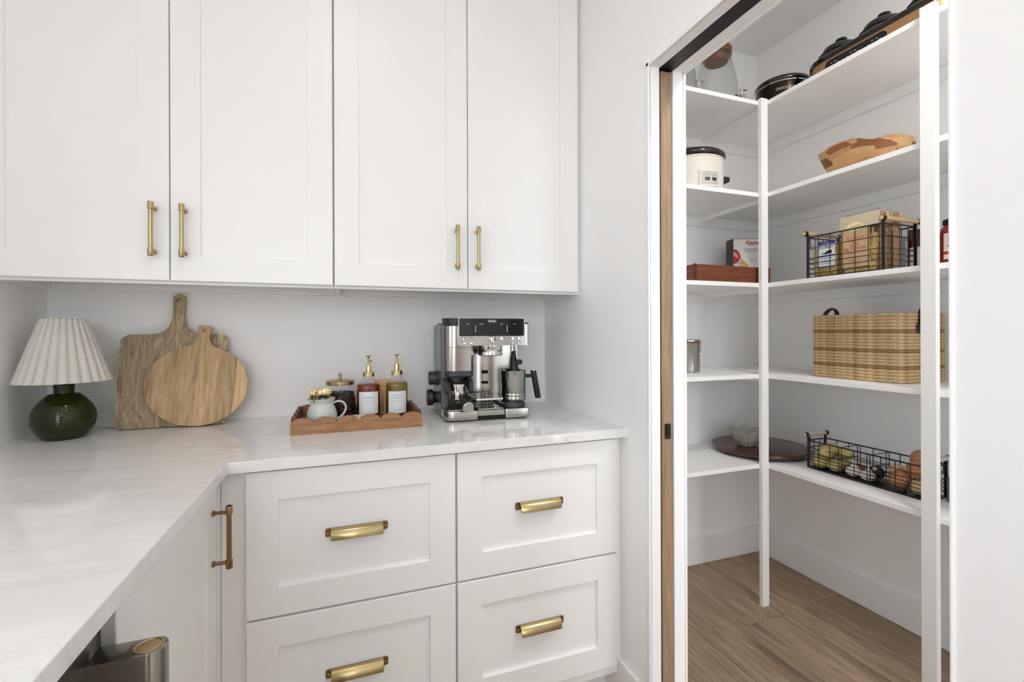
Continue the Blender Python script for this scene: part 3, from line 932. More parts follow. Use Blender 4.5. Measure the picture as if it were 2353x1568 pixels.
bottle((0.181, 1.737), 0.0395, 0.122, M_van, 'pale yellow french vanilla syrup bottle with gold pump and white label', [('FRENCH', 0.0068, 0.078, 1.6, 0.95), ('VANILLA', 0.0068, 0.0685, 1.6, 0.95), ('12 FL OZ | 355 ML', 0.0028, 0.0225, 1.15, 1.0)], math.radians(-91), (0.012, -0.004))

# ---- kraft packet, napkin
o = thing('coffee_packet', 'brown kraft packet with a black fern print between the syrup bottles', 'packet', (0.137, 1.818, ZI))
rings = []
for z, d_, w in ((0, 0.012, 0.03), (0.04, 0.014, 0.03), (0.09, 0.011, 0.03), (0.118, 0.003, 0.03), (0.126, 0.0012, 0.03)):
    rings.append([(-w, -d_, z), (w, -d_, z), (w, d_, z), (-w, d_, z)])
mk('bag', loft(rings), M_kraft, o)
bm = bmesh.new()
for k in range(11):
    zz = 0.006 + k * 0.0055
    for s in (-1, 1):
        ln_ = 0.010 * (1 - k / 13)
        x0 = -0.006 + 0.0009 * k
        prism([(x0, zz), (x0 + s * ln_ * 0.5, zz + 0.0042), (x0 + s * ln_, zz + 0.006), (x0 + s * ln_ * 0.6, zz + 0.0015)], -0.0147, -0.0144, XZ, bm=bm)
mk('fern_print', bm, M_ink, o)
o = mk('napkin', box((-0.05, 0.05, -0.03, 0.03, 0, 0.020), 0.003, 2), mat('cream_cloth', (232, 224, 206), 0.9, vary=0.08, vscale=160), None, None, (0.035, 1.655, ZI), (0, 0, 0.2))
tag(o, 'folded cream napkin lying in the front of the tray', 'napkin')

# ================================================================== espresso machine
t = thing('espresso_machine', 'stainless and black espresso machine with control panel beside the tray', 'coffee machine', (0.490, 1.722, ZT), math.radians(-3.0))
FY = -0.150
def foot(x0, x1, y0, y1, z0, z1, r, bev=0.0):
    return prism(rrect(x0, x1, y0, y1, r, 6), z0, z1, XY, bev=bev)
mk('foot_plate', foot(-0.150, 0.143, -0.144, 0.148, 0.0, 0.006, 0.02), M_black, t)
mk('side_body', foot(-0.156, -0.128, -0.06, 0.148, 0.006, 0.338, 0.008), mat('grey_tank', (86, 94, 95), 0.22), t)
mk('base_left', prism([(-0.155, 0.14), (-0.155, FY + 0.03)] + [(-0.125 - 0.03 * math.cos(PI / 2 * k / 8), FY + 0.03 - 0.03 * math.sin(PI / 2 * k / 8)) for k in range(1, 9)] + [(-0.042, FY), (-0.042, 0.14)], 0.005, 0.037, XY, bev=0.0015), M_steel, t, 30)
mk('base_right', foot(0.060, 0.150, FY + 0.002, 0.14, 0.005, 0.037, 0.006, 0.001), M_steel, t, 30)
mk('drip_front', box((-0.040, 0.058, FY + 0.004, FY + 0.02, 0.017, 0.036), 0.001), M_steel_h, t)
mk('drip_skirt', box((-0.040, 0.058, FY + 0.016, 0.05, 0.005, 0.034)), M_black, t)
def grate(x0, x1, y0, y1, z, rows, cols):
    g = mk('drip_grate', foot(x0, x1, y0, y1, z - 0.004, z, 0.003), M_steel_h, t)
    bm = bmesh.new()
    for r_ in range(rows):
        for c_ in range(cols):
            cx = x0 + (x1 - x0) * (c_ + 0.5) / cols; cy = y0 + (y1 - y0) * (r_ + 0.5) / rows
            prism(rrect(cx - (x1 - x0) / cols * 0.25, cx + (x1 - x0) / cols * 0.25, cy - (y1 - y0) / rows * 0.36, cy + (y1 - y0) / rows * 0.36, 0.0015, 3), z, z + 0.0004, XY, bm=bm)
    s = mk('slots', bm, M_gap, g); s['kind'] = 'stuff'
    return g
grate(-0.145, -0.05, FY + 0.012, -0.03, 0.041, 3, 8)
grate(-0.038, 0.056, FY + 0.012, 0.03, 0.041, 3, 7)
g = grate(-0.040, 0.060, -0.115, 0.03, 0.074, 3, 7)
mk('tray_lip', box((-0.040, 0.060, -0.118, -0.114, 0.066, 0.074), 0.001), M_chrome, g)
mk('back_panel', prism([(-0.06, 0.035), (-0.02, 0.05), (0.03, 0.056), (0.08, 0.05), (0.135, 0.035), (0.135, 0.148), (-0.06, 0.148)], 0.037, 0.27, XY), M_steel_h, t, 30)
bm = boxes([(0.022, 0.045, 0.047, 0.056, 0.148, 0.160), (0.022, 0.045, 0.047, 0.056, 0.108, 0.117), (-0.050, -0.026, 0.034, 0.05, 0.108, 0.117)])
s = mk('tray_slots', bm, M_gap, t)
# grinder column
def column_ring(z, g=0.0, x1=-0.042):
    y0 = -0.082 - g; x0 = -0.150 - g
    pts = [(x1 + g, 0.10), (x1 + g, y0 + 0.008), (x1 - 0.008 + g, y0)]
    for k in range(9):
        a = -PI / 2 - PI / 2 * k / 8
        pts.append((x0 + 0.045 + 0.045 * math.cos(a), y0 + 0.045 + 0.045 * math.sin(a)))
    pts.append((x0, 0.10))
    return [(p[0], p[1], z) for p in pts]
mk('grinder_lower', loft([column_ring(0.171), column_ring(0.2555)]), M_steel_h, t, 30)
mk('grinder_upper', loft([column_ring(0.2565), column_ring(0.334)]), M_steel_h, t, 30)
mk('grinder_seam', loft([column_ring(0.255, -0.001), column_ring(0.257, -0.001)]), M_gap, t)
mk('latch', prism(rrect(-0.010, 0.010, -0.008, 0.008, 0.003), 0, 0.005, lambda u, v, q: (-0.150 - q, -0.01 + u, 0.236 + v)), M_black, t)
mk('grinder_collar', loft([column_ring(0.148, -0.004), column_ring(0.152, 0.0), column_ring(0.166, 0.0), column_ring(0.171, -0.002)]), M_dark, t, 30)
mk('hopper', loft([[(p[0] * 1.0, p[1], 0.334) for p in column_ring(0)], [(p[0], p[1], 0.345) for p in column_ring(0, -0.003)]]), M_dark, t, 30)
mk('hopper_lid', lathe([(0.05, 0.345), (0.05, 0.359), (0.053, 0.360), (0.053, 0.363), (0.001, 0.364)], 40, True, True, None, None, (-0.094, -0.012)), M_dark, t, 40)
# cradle and portafilter
cxp, cyp = -0.100, -0.090
mk('cradle_ring', lathe([(0.028, 0.128), (0.036, 0.130), (0.036, 0.148), (0.028, 0.148)], 32, True, True, None, None, (cxp, cyp + 0.045)), M_black, t, 40)
for s in (-1, 1):
    rr = [(cxp + s * 0.040, 0.0), (cxp + s * 0.054, 0.0)]
    x0, x1 = sorted((cxp + s * 0.037, cxp + s * 0.050))
    mk('cradle_arm', prism([(-0.115, 0.101), (-0.108, 0.097), (0.0, 0.118), (0.0, 0.150), (-0.06, 0.147), (-0.112, 0.136), (-0.115, 0.133)], x0, x1, YZ), M_dark, t)
pf = mk('portafilter', lathe([(0.001, 0.058), (0.010, 0.058), (0.0125, 0.066), (0.0235, 0.072), (0.0255, 0.078), (0.0255, 0.118), (0.029, 0.119), (0.029, 0.127), (0.026, 0.128), (0.001, 0.128)], 32, True, True, None, None, (cxp, cyp)), M_chrome, t, 40)
hs, he = Vector((cxp + 0.004, cyp - 0.022, 0.088)), Vector((cxp + 0.016, -0.196, 0.057))
dv = (he - hs)
mk('grip', tube([hs, hs + dv * 0.12, hs + dv * 0.3, hs + dv * 0.99], [0.007, 0.0105, 0.012, 0.0195], 20), M_black, pf, 50)
mk('grip_cap', tube([hs + dv * 0.985, he, he + dv.normalized() * 0.002], [0.0200, 0.0200, 0.018], 28), M_steel, pf, 40)
mk('grip_neck', tube([hs - dv * 0.1, hs + dv * 0.14], 0.0078, 14), M_chrome, pf, 50)
# head with control panel
hx0, hx1, hy = -0.100, 0.150, -0.098
mk('head', foot(hx0, hx1, hy + 0.004, 0.12, 0.264, 0.363, 0.006, 0.001), M_steel_h, t, 30)
fr = mk('panel_frame', prism(rrect(hx0, hx1, 0.263, 0.3635, 0.005), hy + 0.006, hy + 0.001, XZ), M_steel_h, t)
mk('display_glass', prism(rrect(hx0 + 0.0035, hx1 - 0.0025, 0.2975, 0.3615, 0.004), hy + 0.002, hy - 0.0005, XZ), M_black_gloss, fr)
yy = hy - 0.0012
M_glow = mat('pale_print', (235, 235, 232), 0.5)
text('lettering', 'NINJA', 0.0118, M_glow, fr, on_front(0.0245, 0.3515, yy), 'CENTER', 0.98)
for s, x in (('grind', -0.066), ('espresso', -0.015), ('coffee', 0.060), ('froth', 0.110)):
    text('lettering', s, 0.0052, M_glow, fr, on_front(x, 0.341, yy))
for x in (-0.037, 0.082):
    mk('divider', box((x - 0.0008, x + 0.0008, yy, yy + 0.0006, 0.312, 0.336)), M_glow, fr)
def button(x, z, r, d_=0.004):
    mk('button', lathe([(r, 0), (r, d_ * 0.7), (r * 0.88, d_), (0.0005, d_ * 0.8)], 20), M_chrome, fr, 40, (x, hy + 0.001, z), (PI / 2, 0, 0))
button(-0.0795, 0.2875, 0.0076); button(-0.055, 0.2875, 0.0076); button(-0.0785, 0.2735, 0.0052); button(-0.055, 0.2735, 0.0052)
button(0.027, 0.285, 0.0128, 0.008); button(0.0625, 0.2885, 0.0080); button(0.104, 0.2885, 0.0082); button(0.128, 0.289, 0.0082)
button(0.104, 0.2735, 0.0056); button(0.1265, 0.2735, 0.0056)
mk('side_tank', foot(0.1505, 0.168, hy + 0.01, 0.12, 0.262, 0.341, 0.004), M_steel_h, t)
mk('tank_cap', foot(0.1505, 0.168, hy + 0.01, 0.12, 0.341, 0.3475, 0.004), M_dark, t)
mk('group_head', lathe([(0.044, 0.224), (0.0465, 0.226), (0.0465, 0.243), (0.0458, 0.244), (0.0465, 0.245), (0.0465, 0.266), (0.001, 0.266)], 40, True, True, None, None, (0.034, -0.030)), M_chrome, t, 40)
mk('group_screen', lathe([(0.042, 0.2236), (0.001, 0.2236)], 32, True, False, None, None, (0.034, -0.030)), M_gap, t)
for x in (0.122, 0.138):
    mk('wand_pipe', tube([(x, -0.03, 0.205), (x, -0.03, 0.266)], 0.0045, 12), M_chrome, t, 50)
mk('steam_wand', tube([(0.1255, -0.03, 0.238), (0.1255, -0.035, 0.205), (0.125, -0.045, 0.165), (0.124, -0.048, 0.125)], [0.007, 0.013, 0.0175, 0.014], 16), M_black, t, 60)
mk('wand_tab', prism(rrect(0, 0.026, -0.010, 0.010, 0.007), -0.038, -0.030, lambda u, v, q: (0.134 + u, q, 0.196 + v)), M_black, t)
mk('jug_base', prism(rrect(0.062, 0.1485, -0.135, 0.06, 0.036, 8), 0.037, 0.052, XY, bev=0.001), M_dark, t, 40)
text('lettering', 'froth', 0.004, M_glow, t, on_front(0.105, 0.0445, -0.1356))
# side knobs
kn = mk('side_knob', lathe([(0.030, 0), (0.030, 0.004), (0.026, 0.006), (0.026, 0.030), (0.024, 0.033), (0.001, 0.033)], 32), M_dark, t, 40, (-0.1555, 0.045, 0.137), (0, -PI / 2, 0))
kn = mk('side_knob', lathe([(0.022, 0), (0.022, 0.012), (0.026, 0.016), (0.031, 0.020), (0.031, 0.036), (0.029, 0.039), (0.001, 0.039)], 32), M_black, t, 40, (-0.1555, 0.045, 0.064), (0, -PI / 2, 0))
mk('rating_sticker', box((-0.1562, -0.1553, -0.088, -0.068, 0.014, 0.034)), M_label, t)

# ---- milk jug on the machine
jl = thing('milk_jug', 'stainless milk jug with a slanted black handle on the espresso machine', 'jug', (0.6045, 1.660, ZT + 0.0525))
op = [(0.001, 0), (0.045, 0), (0.047, 0.003), (0.047, 0.018), (0.0465, 0.019), (0.047, 0.02), (0.047, 0.030), (0.0465, 0.031), (0.047, 0.032), (0.047, 0.112), (0.0478, 0.1145)]
def jsp(th, i):
    k = 1.0 if 10 <= i <= 12 else 0.4 if i in (9, 13) else 0
    return 1 + 0.11 * k * max(0, math.cos(th - PI * 0.98)) ** 8
mk('body', lathe(op + [(0.046, 0.115), (0.0455, 0.112), (0.0455, 0.003), (0.001, 0.0025)], 56, True, True, jsp), M_steel_h, jl, 40)
hh = mk('handle', tube([(0.078, -0.008, 0.112), (0.080, -0.008, 0.104), (0.097, -0.01, 0.010), (0.097, -0.01, 0.006)], [0.0105, 0.0110, 0.0118, 0.0105], 18), M_black, jl, 50)
mk('handle_arm', tube([(0.044, -0.003, 0.092), (0.079, -0.008, 0.092)], 0.0065, 12), M_black, hh, 50)
mk('handle_cap', tube([(0.0779, -0.008, 0.1115), (0.0777, -0.008, 0.1145)], 0.0108, 18), M_chrome, hh, 50)

# ================================================================== pantry, top shelf
Z1, Z2, Z3, Z4, Z5 = [z + 0.0004 for z in ZS]
def dispenser(c, label, tap_a):
    t = thing('drink_dispenser', label, 'dispenser', (*c, Z1), 0, 'glass drink dispensers on the top shelf')
    gp = [(0.001, 0.0), (0.080, 0.0), (0.088, 0.006), (0.094, 0.03), (0.0965, 0.07), (0.095, 0.11), (0.090, 0.155), (0.082, 0.2), (0.073, 0.24), (0.066, 0.268), (0.063, 0.28), (0.0655, 0.288), (0.0655, 0.296)]
    rb = lambda th, i: 1 + (0.012 * math.cos(44 * th) if 2 <= i <= 9 else 0)
    mk('glass', lathe(gp, 176, True, False, rb), M_rib, t, 70)
    lid = mk('lid', lathe([(0.001, 0.296), (0.068, 0.296), (0.0695, 0.300), (0.0695, 0.322), (0.067, 0.326), (0.001, 0.327)], 48), M_lidwood, t, 40)
    mk('lid_plug', lathe([(0.001, 0.262), (0.052, 0.262), (0.056, 0.296), (0.001, 0.296)], 40), M_lidwood, lid, 40)
    mk('seal', lathe([(0.064, 0.2885), (0.0685, 0.2885), (0.0685, 0.296), (0.064, 0.296)], 40, True, True), thin_glass('silicone', (225, 222, 214), 0.3, 2.0), lid, 40)
    ca, sa = math.cos(tap_a), math.sin(tap_a)
    bm = bmesh.new()
    P = lambda r, z: (r * ca, r * sa, z)
    tube([P(0.088, 0.058), P(0.1, 0.058)], 0.013, 14, bm=bm)
    tube([P(0.095, 0.058), P(0.122, 0.058), P(0.130, 0.053), P(0.132, 0.035)], [0.007, 0.008, 0.0085, 0.007], 12, bm=bm)
    tube([P(0.122, 0.055), P(0.122, 0.081)], 0.0075, 12, bm=bm)
    tube([P(0.120, 0.083), P(0.120, 0.087)], 0.0085, 12, bm=bm)
    tube([P(0.118, 0.086), (0.118 * ca + 0.036, 0.118 * sa + 0.004, 0.093)], 0.0036, 10, bm=bm)
    mk('tap', bm, M_chrome, t, 50)
    return t
M_rib = thin_glass('ribbed_glass', (242, 243, 242), 0.03, 2.0)
dispenser((1.694, 1.776), 'ribbed glass drink dispenser with wooden lid, beside the pantry corner', math.radians(-72))
dispenser((1.452, 1.782), 'ribbed glass drink dispenser partly hidden behind the door frame', math.radians(-72))

# small black crock
cc = (1.962, 1.640)
face = math.atan2(-cc[1], -cc[0])
t = thing('slow_cooker', 'small black round slow cooker in the corner of the top shelf', 'slow cooker', (*cc, Z1))
M_crock = metal('black_crock_shell', (52, 44, 38), 0.2)
M_stone = mat('black_stoneware', (20, 17, 15), 0.07, coat=0.5)
mk('body', lathe([(0.001, 0), (0.098, 0), (0.108, 0.008), (0.112, 0.03), (0.113, 0.10), (0.113, 0.106), (0.001, 0.106)], 48), M_crock, t, 40)
mk('trim_ring', lathe([(0.113, 0.1055), (0.1155, 0.1065), (0.1155, 0.110), (0.113, 0.111)], 48, False, False), M_chrome, t, 60)
mk('stoneware', lathe([(0.10, 0.108), (0.114, 0.110), (0.118, 0.118), (0.118, 0.128), (0.115, 0.132), (0.108, 0.132), (0.104, 0.12), (0.001, 0.115)], 48, False, False), M_stone, t, 60)
lid = mk('lid', lathe([(0.113, 0.131), (0.111, 0.135), (0.08, 0.148), (0.04, 0.156), (0.001, 0.158)], 48, False, True), thin_glass('smoked_glass', (120, 116, 110), 0.02, 1.5), t, 60)
mk('knob', lathe([(0.010, 0.157), (0.010, 0.165), (0.018, 0.169), (0.018, 0.175), (0.001, 0.178)], 24), M_black, lid, 40)
for s in (face - PI / 2, face + PI / 2):
    mk('side_handle', prism(rrect(-0.025, 0.025, -0.012, 0.012, 0.008), 0, 0.03, lambda u, v, q, s=s: ((0.108 + q) * math.cos(s) - u * math.sin(s), (0.108 + q) * math.sin(s) + u * math.cos(s), 0.06 + v * 0.8)), M_black, t)
text('lettering', 'CROCK-POT', 0.0165, mat('silver_print', (225, 215, 195), 0.4), t, on_cyl(0.1140, face + 0.10, 0.072), 'CENTER', 0.82)

# copper triple cooker
M_copper = metal('copper_shell', (206, 160, 120), 0.34)
t = thing('triple_slow_cooker', 'long copper and black slow cooker with three lidded crocks', 'slow cooker', (1.985, 1.200, Z1))
def stad(wx, ly, n=10):
    return rrect(-wx, wx, -ly, ly, wx * 0.8, n)
mk('body', loft([[(x * 0.96, y * 0.985, 0.0) for x, y in stad(0.113, 0.272)], [(x, y, 0.012) for x, y in stad(0.115, 0.274)], [(x, y, 0.084) for x, y in stad(0.115, 0.274)]]), M_copper, t, 40)
mk('top_rim', loft([[(x, y, z) for x, y in stad(0.115 + g, 0.274 + g)] for z, g in ((0.0842, 0.0), (0.0842, 0.004), (0.100, 0.005), (0.105, 0.001), (0.106, -0.012))]), M_stone, t, 40)
cp = mk('control_panel', prism(rrect(-0.075, 0.155, 0.004, 0.074, 0.018), 0, 0.003, lambda u, v, q: (-0.115 - q, u + 0.008, v)), M_black, t)
for i, y in enumerate((-0.035, 0.043, 0.12)):
    d = mk('dial', lathe([(0.016, 0), (0.014, 0.010), (0.001, 0.011)], 24), M_black_gloss, cp, 40, (-0.1185, y + 0.008, 0.036), (0, -PI / 2, 0))
    bm = bmesh.new()
    for a in (-1.0, -0.35, 0.35, 1.0):
        box((-0.1188, -0.1183, y + 0.008 + 0.023 * math.sin(a) - 0.004, y + 0.008 + 0.023 * math.sin(a) + 0.004, 0.036 + 0.023 * math.cos(a) - 0.0008, 0.036 + 0.023 * math.cos(a) + 0.0008), bm=bm)
    s = mk('dial_marks', bm, M_glow, cp); s['kind'] = 'stuff'
for y in (0.165, 0.0, -0.165):
    l_ = mk('lid', lathe([(0.086, 0.1062), (0.086, 0.122), (0.084, 0.128), (0.074, 0.132), (0.072, 0.148), (0.068, 0.154), (0.05, 0.164), (0.03, 0.169), (0.001, 0.170)], 40, True, True, None, None, (-0.02, y), 0.98, 0.90), M_stone, t, 50)
    mk('knob', lathe([(0.012, 0.168), (0.010, 0.175), (0.022, 0.181), (0.021, 0.190), (0.001, 0.192)], 20, True, True, None, None, (-0.02, y)), M_black_gloss, l_, 50)
    mk('rim', lathe([(0.0845, 0.122), (0.0885, 0.125), (0.0835, 0.1285)], 40, False, False, None, None, (-0.02, y), 0.98, 0.90), M_black_gloss, l_, 60)

# ================================================================== second shelf
wc = (1.535, 1.762)
t = thing('slow_cooker', 'white round slow cooker with black lid next to the door frame', 'slow cooker', (*wc, Z2))
M_enam = mat('white_enamel', (228, 222, 210), 0.25)
mk('body', lathe([(0.001, 0), (0.128, 0), (0.134, 0.006), (0.135, 0.02), (0.135, 0.152), (0.1385, 0.155), (0.1385, 0.160), (0.135, 0.162), (0.001, 0.162)], 64), M_enam, t, 40)
mk('crock_rim', lathe([(0.134, 0.161), (0.142, 0.166), (0.145, 0.178), (0.143, 0.186), (0.135, 0.189), (0.001, 0.189)], 64), M_stone, t, 60)
lid = mk('lid', lathe([(0.137, 0.189), (0.135, 0.193), (0.10, 0.200), (0.05, 0.2045), (0.001, 0.206)], 48), M_stone, t, 60)
mk('knob', lathe([(0.014, 0.205), (0.012, 0.214), (0.020, 0.219), (0.020, 0.226), (0.014, 0.231), (0.001, 0.232)], 24, True, True, None, None, (-0.02, 0.0)), M_black_gloss, lid, 40)
for s in (0, PI):
    mk('side_handle', prism([(0.0, 0.060), (0.040, 0.080), (0.046, 0.084), (0.046, 0.102), (0.042, 0.105), (0.0, 0.105)], -0.035, 0.035, lambda u, v, q, s=s: ((0.132 + u) * math.cos(s - 0.1) - q * math.sin(s - 0.1), (0.132 + u) * math.sin(s - 0.1) + q * math.cos(s - 0.1), v)), M_black, t)
fa = math.radians(-98)
pn = mk('control_panel', arc_patch(0.1352, fa - 0.36, fa + 0.36, 0.018, 0.090, 14, 0.006), M_enam, t, 40)
mk('panel_face', arc_patch(0.1413, fa - 0.31, fa + 0.31, 0.026, 0.083, 14, 0.0005), mat('grey_panel', (196, 192, 184), 0.4), pn, 40)
for s, u, v, z in (('TEMP', -0.017, 0, 0.077), ('TIME', 0.018, 0, 0.077), ('LOW  HIGH', -0.017, 0, 0.066), ('4 HR  8 HR', 0.018, 0, 0.066), ('OFF', -0.012, 0, 0.033), ('WARM', 0.018, 0, 0.033)):
    text('lettering', s, 0.0046, M_ink, pn, on_cyl(0.1421, fa + u / 0.1421, z))
for u, s in ((-0.016, 'SELECT'), (0.018, 'ON')):
    k = mk('key', arc_patch(0.1417, fa + (u - 0.0105) / 0.1417, fa + (u + 0.0105) / 0.1417, 0.043, 0.056, 4, 0.0015), M_black, pn)
    text('lettering', s, 0.0045, M_glow, pn, on_cyl(0.1436, fa + u / 0.1436, 0.0495))

# acacia patchwork bowl
def patchwork(name):
    m, nt, b = new_mat(name)
    tc = node(nt, 'ShaderNodeTexCoord')
    ns = node(nt, 'ShaderNodeTexNoise', i_Scale=7.0, i_Detail=1.0); link(nt, tc, 'Object', ns, 'Vector')
    sc = node(nt, 'ShaderNodeVectorMath', operation='SCALE'); sc.inputs['Scale'].default_value = 0.05
    link(nt, ns, 'Color', sc, 0)
    ad = node(nt, 'ShaderNodeVectorMath', operation='ADD'); link(nt, tc, 'Object', ad, 0); link(nt, sc, 'Vector', ad, 1)
    mp = node(nt, 'ShaderNodeMapping'); mp.inputs['Scale'].default_value = (9.0, 11.0, 46.0); link(nt, ad, 'Vector', mp, 'Vector')
    vo = node(nt, 'ShaderNodeTexVoronoi', i_Scale=1.0, i_Randomness=0.7); link(nt, mp, 'Vector', vo, 'Vector')
    cr = node(nt, 'ShaderNodeValToRGB'); cr.color_ramp.interpolation = 'CONSTANT'
    cs = [(206, 166, 114), (146, 92, 58), (190, 142, 92), (122, 70, 44), (200, 154, 104)]
    while len(cr.color_ramp.elements) < 5: cr.color_ramp.elements.new(0.5)
    for i, c in enumerate(cs):
        cr.color_ramp.elements[i].position = i * 0.2; cr.color_ramp.elements[i].color = lin(c)
    sp = node(nt, 'ShaderNodeSeparateColor'); link(nt, vo, 'Color', sp, 'Color'); link(nt, sp, 'Red', cr, 'Fac')
    m2 = node(nt, 'ShaderNodeMapping'); m2.inputs['Scale'].default_value = (30, 4, 60); link(nt, ad, 'Vector', m2, 'Vector')
    n2 = node(nt, 'ShaderNodeTexNoise', i_Scale=4.0, i_Detail=5.0, i_Distortion=1.5); link(nt, m2, 'Vector', n2, 'Vector')
    mr = node(nt, 'ShaderNodeMapRange'); mr.inputs['To Min'].default_value = 0.65; mr.inputs['To Max'].default_value = 1.3
    link(nt, n2, 'Fac', mr, 'Value')
    hv = node(nt, 'ShaderNodeHueSaturation'); link(nt, mr, 'Result', hv, 'Value'); link(nt, cr, 'Color', hv, 'Color'); link(nt, hv, 'Color', b, 'Base Color')
    b.inputs['Roughness'].default_value = 0.38
    return m
n = 64
def bowl_ring(s, z, wav, inset=0.0):
    r = []
    for k in range(n):
        a = 2 * PI * k / n
        ca, sa = math.cos(a), math.sin(a)
        e = 0.6
        x = 0.118 * math.copysign(abs(ca) ** e, ca) * (s[0]) - inset * ca
        y = 0.150 * math.copysign(abs(sa) ** e, sa) * (s[1]) - inset * sa
        r.append((x, y, z + wav * (0.009 * math.cos(4 * (a - PI) + 0.4) + 0.004 * math.cos(7 * (a - PI)) + 0.014 * math.sin(a))))
    return r
rings = [bowl_ring((0.50, 0.60), 0.0, 0), bowl_ring((0.58, 0.66), 0.003, 0), bowl_ring((0.80, 0.83), 0.055, 0.2), bowl_ring((0.97, 0.985), 0.108, 0.85), bowl_ring((1.0, 1.0), 0.118, 1), bowl_ring((0.97, 0.98), 0.120, 1, 0.008),
         bowl_ring((0.76, 0.80), 0.056, 0.2, 0.008), bowl_ring((0.5, 0.6), 0.012, 0, 0.008)]
o = mk('fruit_bowl', loft(rings), patchwork('patchwork_wood'), None, 50, (1.976, 1.282, Z2))
tag(o, 'wavy patchwork wooden bowl on the second pantry shelf', 'bowl')

# ================================================================== third shelf
t = thing('wooden_box', 'reddish wooden box with dovetailed corners on the third shelf', 'box', (1.410, 1.600, Z3))
bw, bd, bh = 0.425, 0.150, 0.0725
mk('front_panel', box((0, bw, 0, 0.010, 0, bh), 0.0006), M_cedar, t)
mk('back_panel', box((0, bw, bd - 0.010, bd, 0, bh), 0.0006), M_cedar, t)
sdm = wood('cedar_side', [(92, 42, 22), (124, 62, 34), (142, 76, 44)], grain=(12, 1.3, 16), scale=4.5, rough=0.48)
mk('side_panel', box((0, 0.010, 0.0102, bd - 0.0102, 0, bh), 0.0006), sdm, t)
mk('side_panel', box((bw - 0.010, bw, 0.0102, bd - 0.0102, 0, bh), 0.0006), sdm, t)
mk('bottom_panel', box((0.0102, bw - 0.0102, 0.0102, bd - 0.0102, 0.002, 0.008)), M_cedar, t)
for i in range(4):
    z = 0.006 + i * 0.0175
    mk('dovetail', box((-0.0004, 0.009, -0.0005, 0.0008, z, z + 0.009)), M_cedar_end, t)
    mk('dovetail', box((-0.0005, 0.0008, 0.0005, 0.010, z + 0.0088, z + 0.0172)), M_cedar_end, t)

t = thing('appliance_box', 'white and black cardboard box of a pasta roller set behind the wooden box', 'box', (1.826, 1.806, Z3), -0.347)
w_, d_, h_ = 0.178, 0.078, 0.246
mk('carton', box((0, w_, 0, d_, 0, h_), 0.0008), mat('carton_side', (52, 50, 46), 0.5, vary=0.2, vscale=25), t)
pf = mk('front_print', box((0.001, w_ - 0.001, -0.0006, 0.0, 0.001, h_ - 0.003)), mat('carton_white', (226, 224, 220), 0.4), t)
y = -0.0012
text('lettering', 'KitchenAid', 0.0255, M_red, pf, on_front(0.064, 0.2240, y), 'LEFT', 0.95, 1.0, 0.0007)
for s, z in (('KSMPRA', 0.213), ('3-PIECE PASTA ROLLER', 0.193), ('ENSEMBLE DE ROULEAU', 0.186), ('COUPE-PATES', 0.179)):
    text('lettering', s, 0.0065, M_ink, pf, on_front(0.088, z, y), 'CENTER')
for z in (0.150, 0.142, 0.133):
    text('lettering', 'Rouleau a pates', 0.005, M_ink, pf, on_front(0.084, z, y), 'LEFT')
def flat_shape(name, pts, m, parent, y0=-0.0006, y1=-0.0011):
    return mk(name, prism(pts, y0, y1, XZ), m, parent)
arc = [(0.0015, 0.120)] + [(0.0015 + 0.037 * math.sin(a), 0.150 + 0.040 * math.cos(a)) for a in [PI / 2 * k / 8 for k in range(9)]] + [(0.030, 0.136)]
arc = [(0.0015, 0.118), (0.022, 0.128), (0.036, 0.148)] + [(0.0015 + 0.0345 * math.cos(a), 0.150 + 0.043 * math.sin(a)) for a in [PI / 2 * k / 8 for k in range(1, 9)]]
flat_shape('mixer_print', arc, M_red, pf)
flat_shape('mixer_highlight', [(0.0015, 0.160), (0.022, 0.146), (0.026, 0.152), (0.016, 0.172), (0.0015, 0.182)], mat('pink_print', (226, 150, 160), 0.4), pf, -0.001, -0.0014)
flat_shape('roller_print', [(0.014, 0.124), (0.024, 0.136), (0.066, 0.104), (0.058, 0.090)], mat('grey_print', (176, 178, 176), 0.4), pf)
M_pasta_print = mat('pasta_print', (206, 160, 62), 0.5)
flat_shape('pasta_sheet_print', [(0.030, 0.134), (0.040, 0.145), (0.078, 0.112), (0.066, 0.104)], M_pasta_print, pf, -0.001, -0.0014)
flat_shape('pasta_print', [(0.032, 0.078), (0.033, 0.110), (0.054, 0.094), (0.060, 0.076)], M_pasta_print, pf)

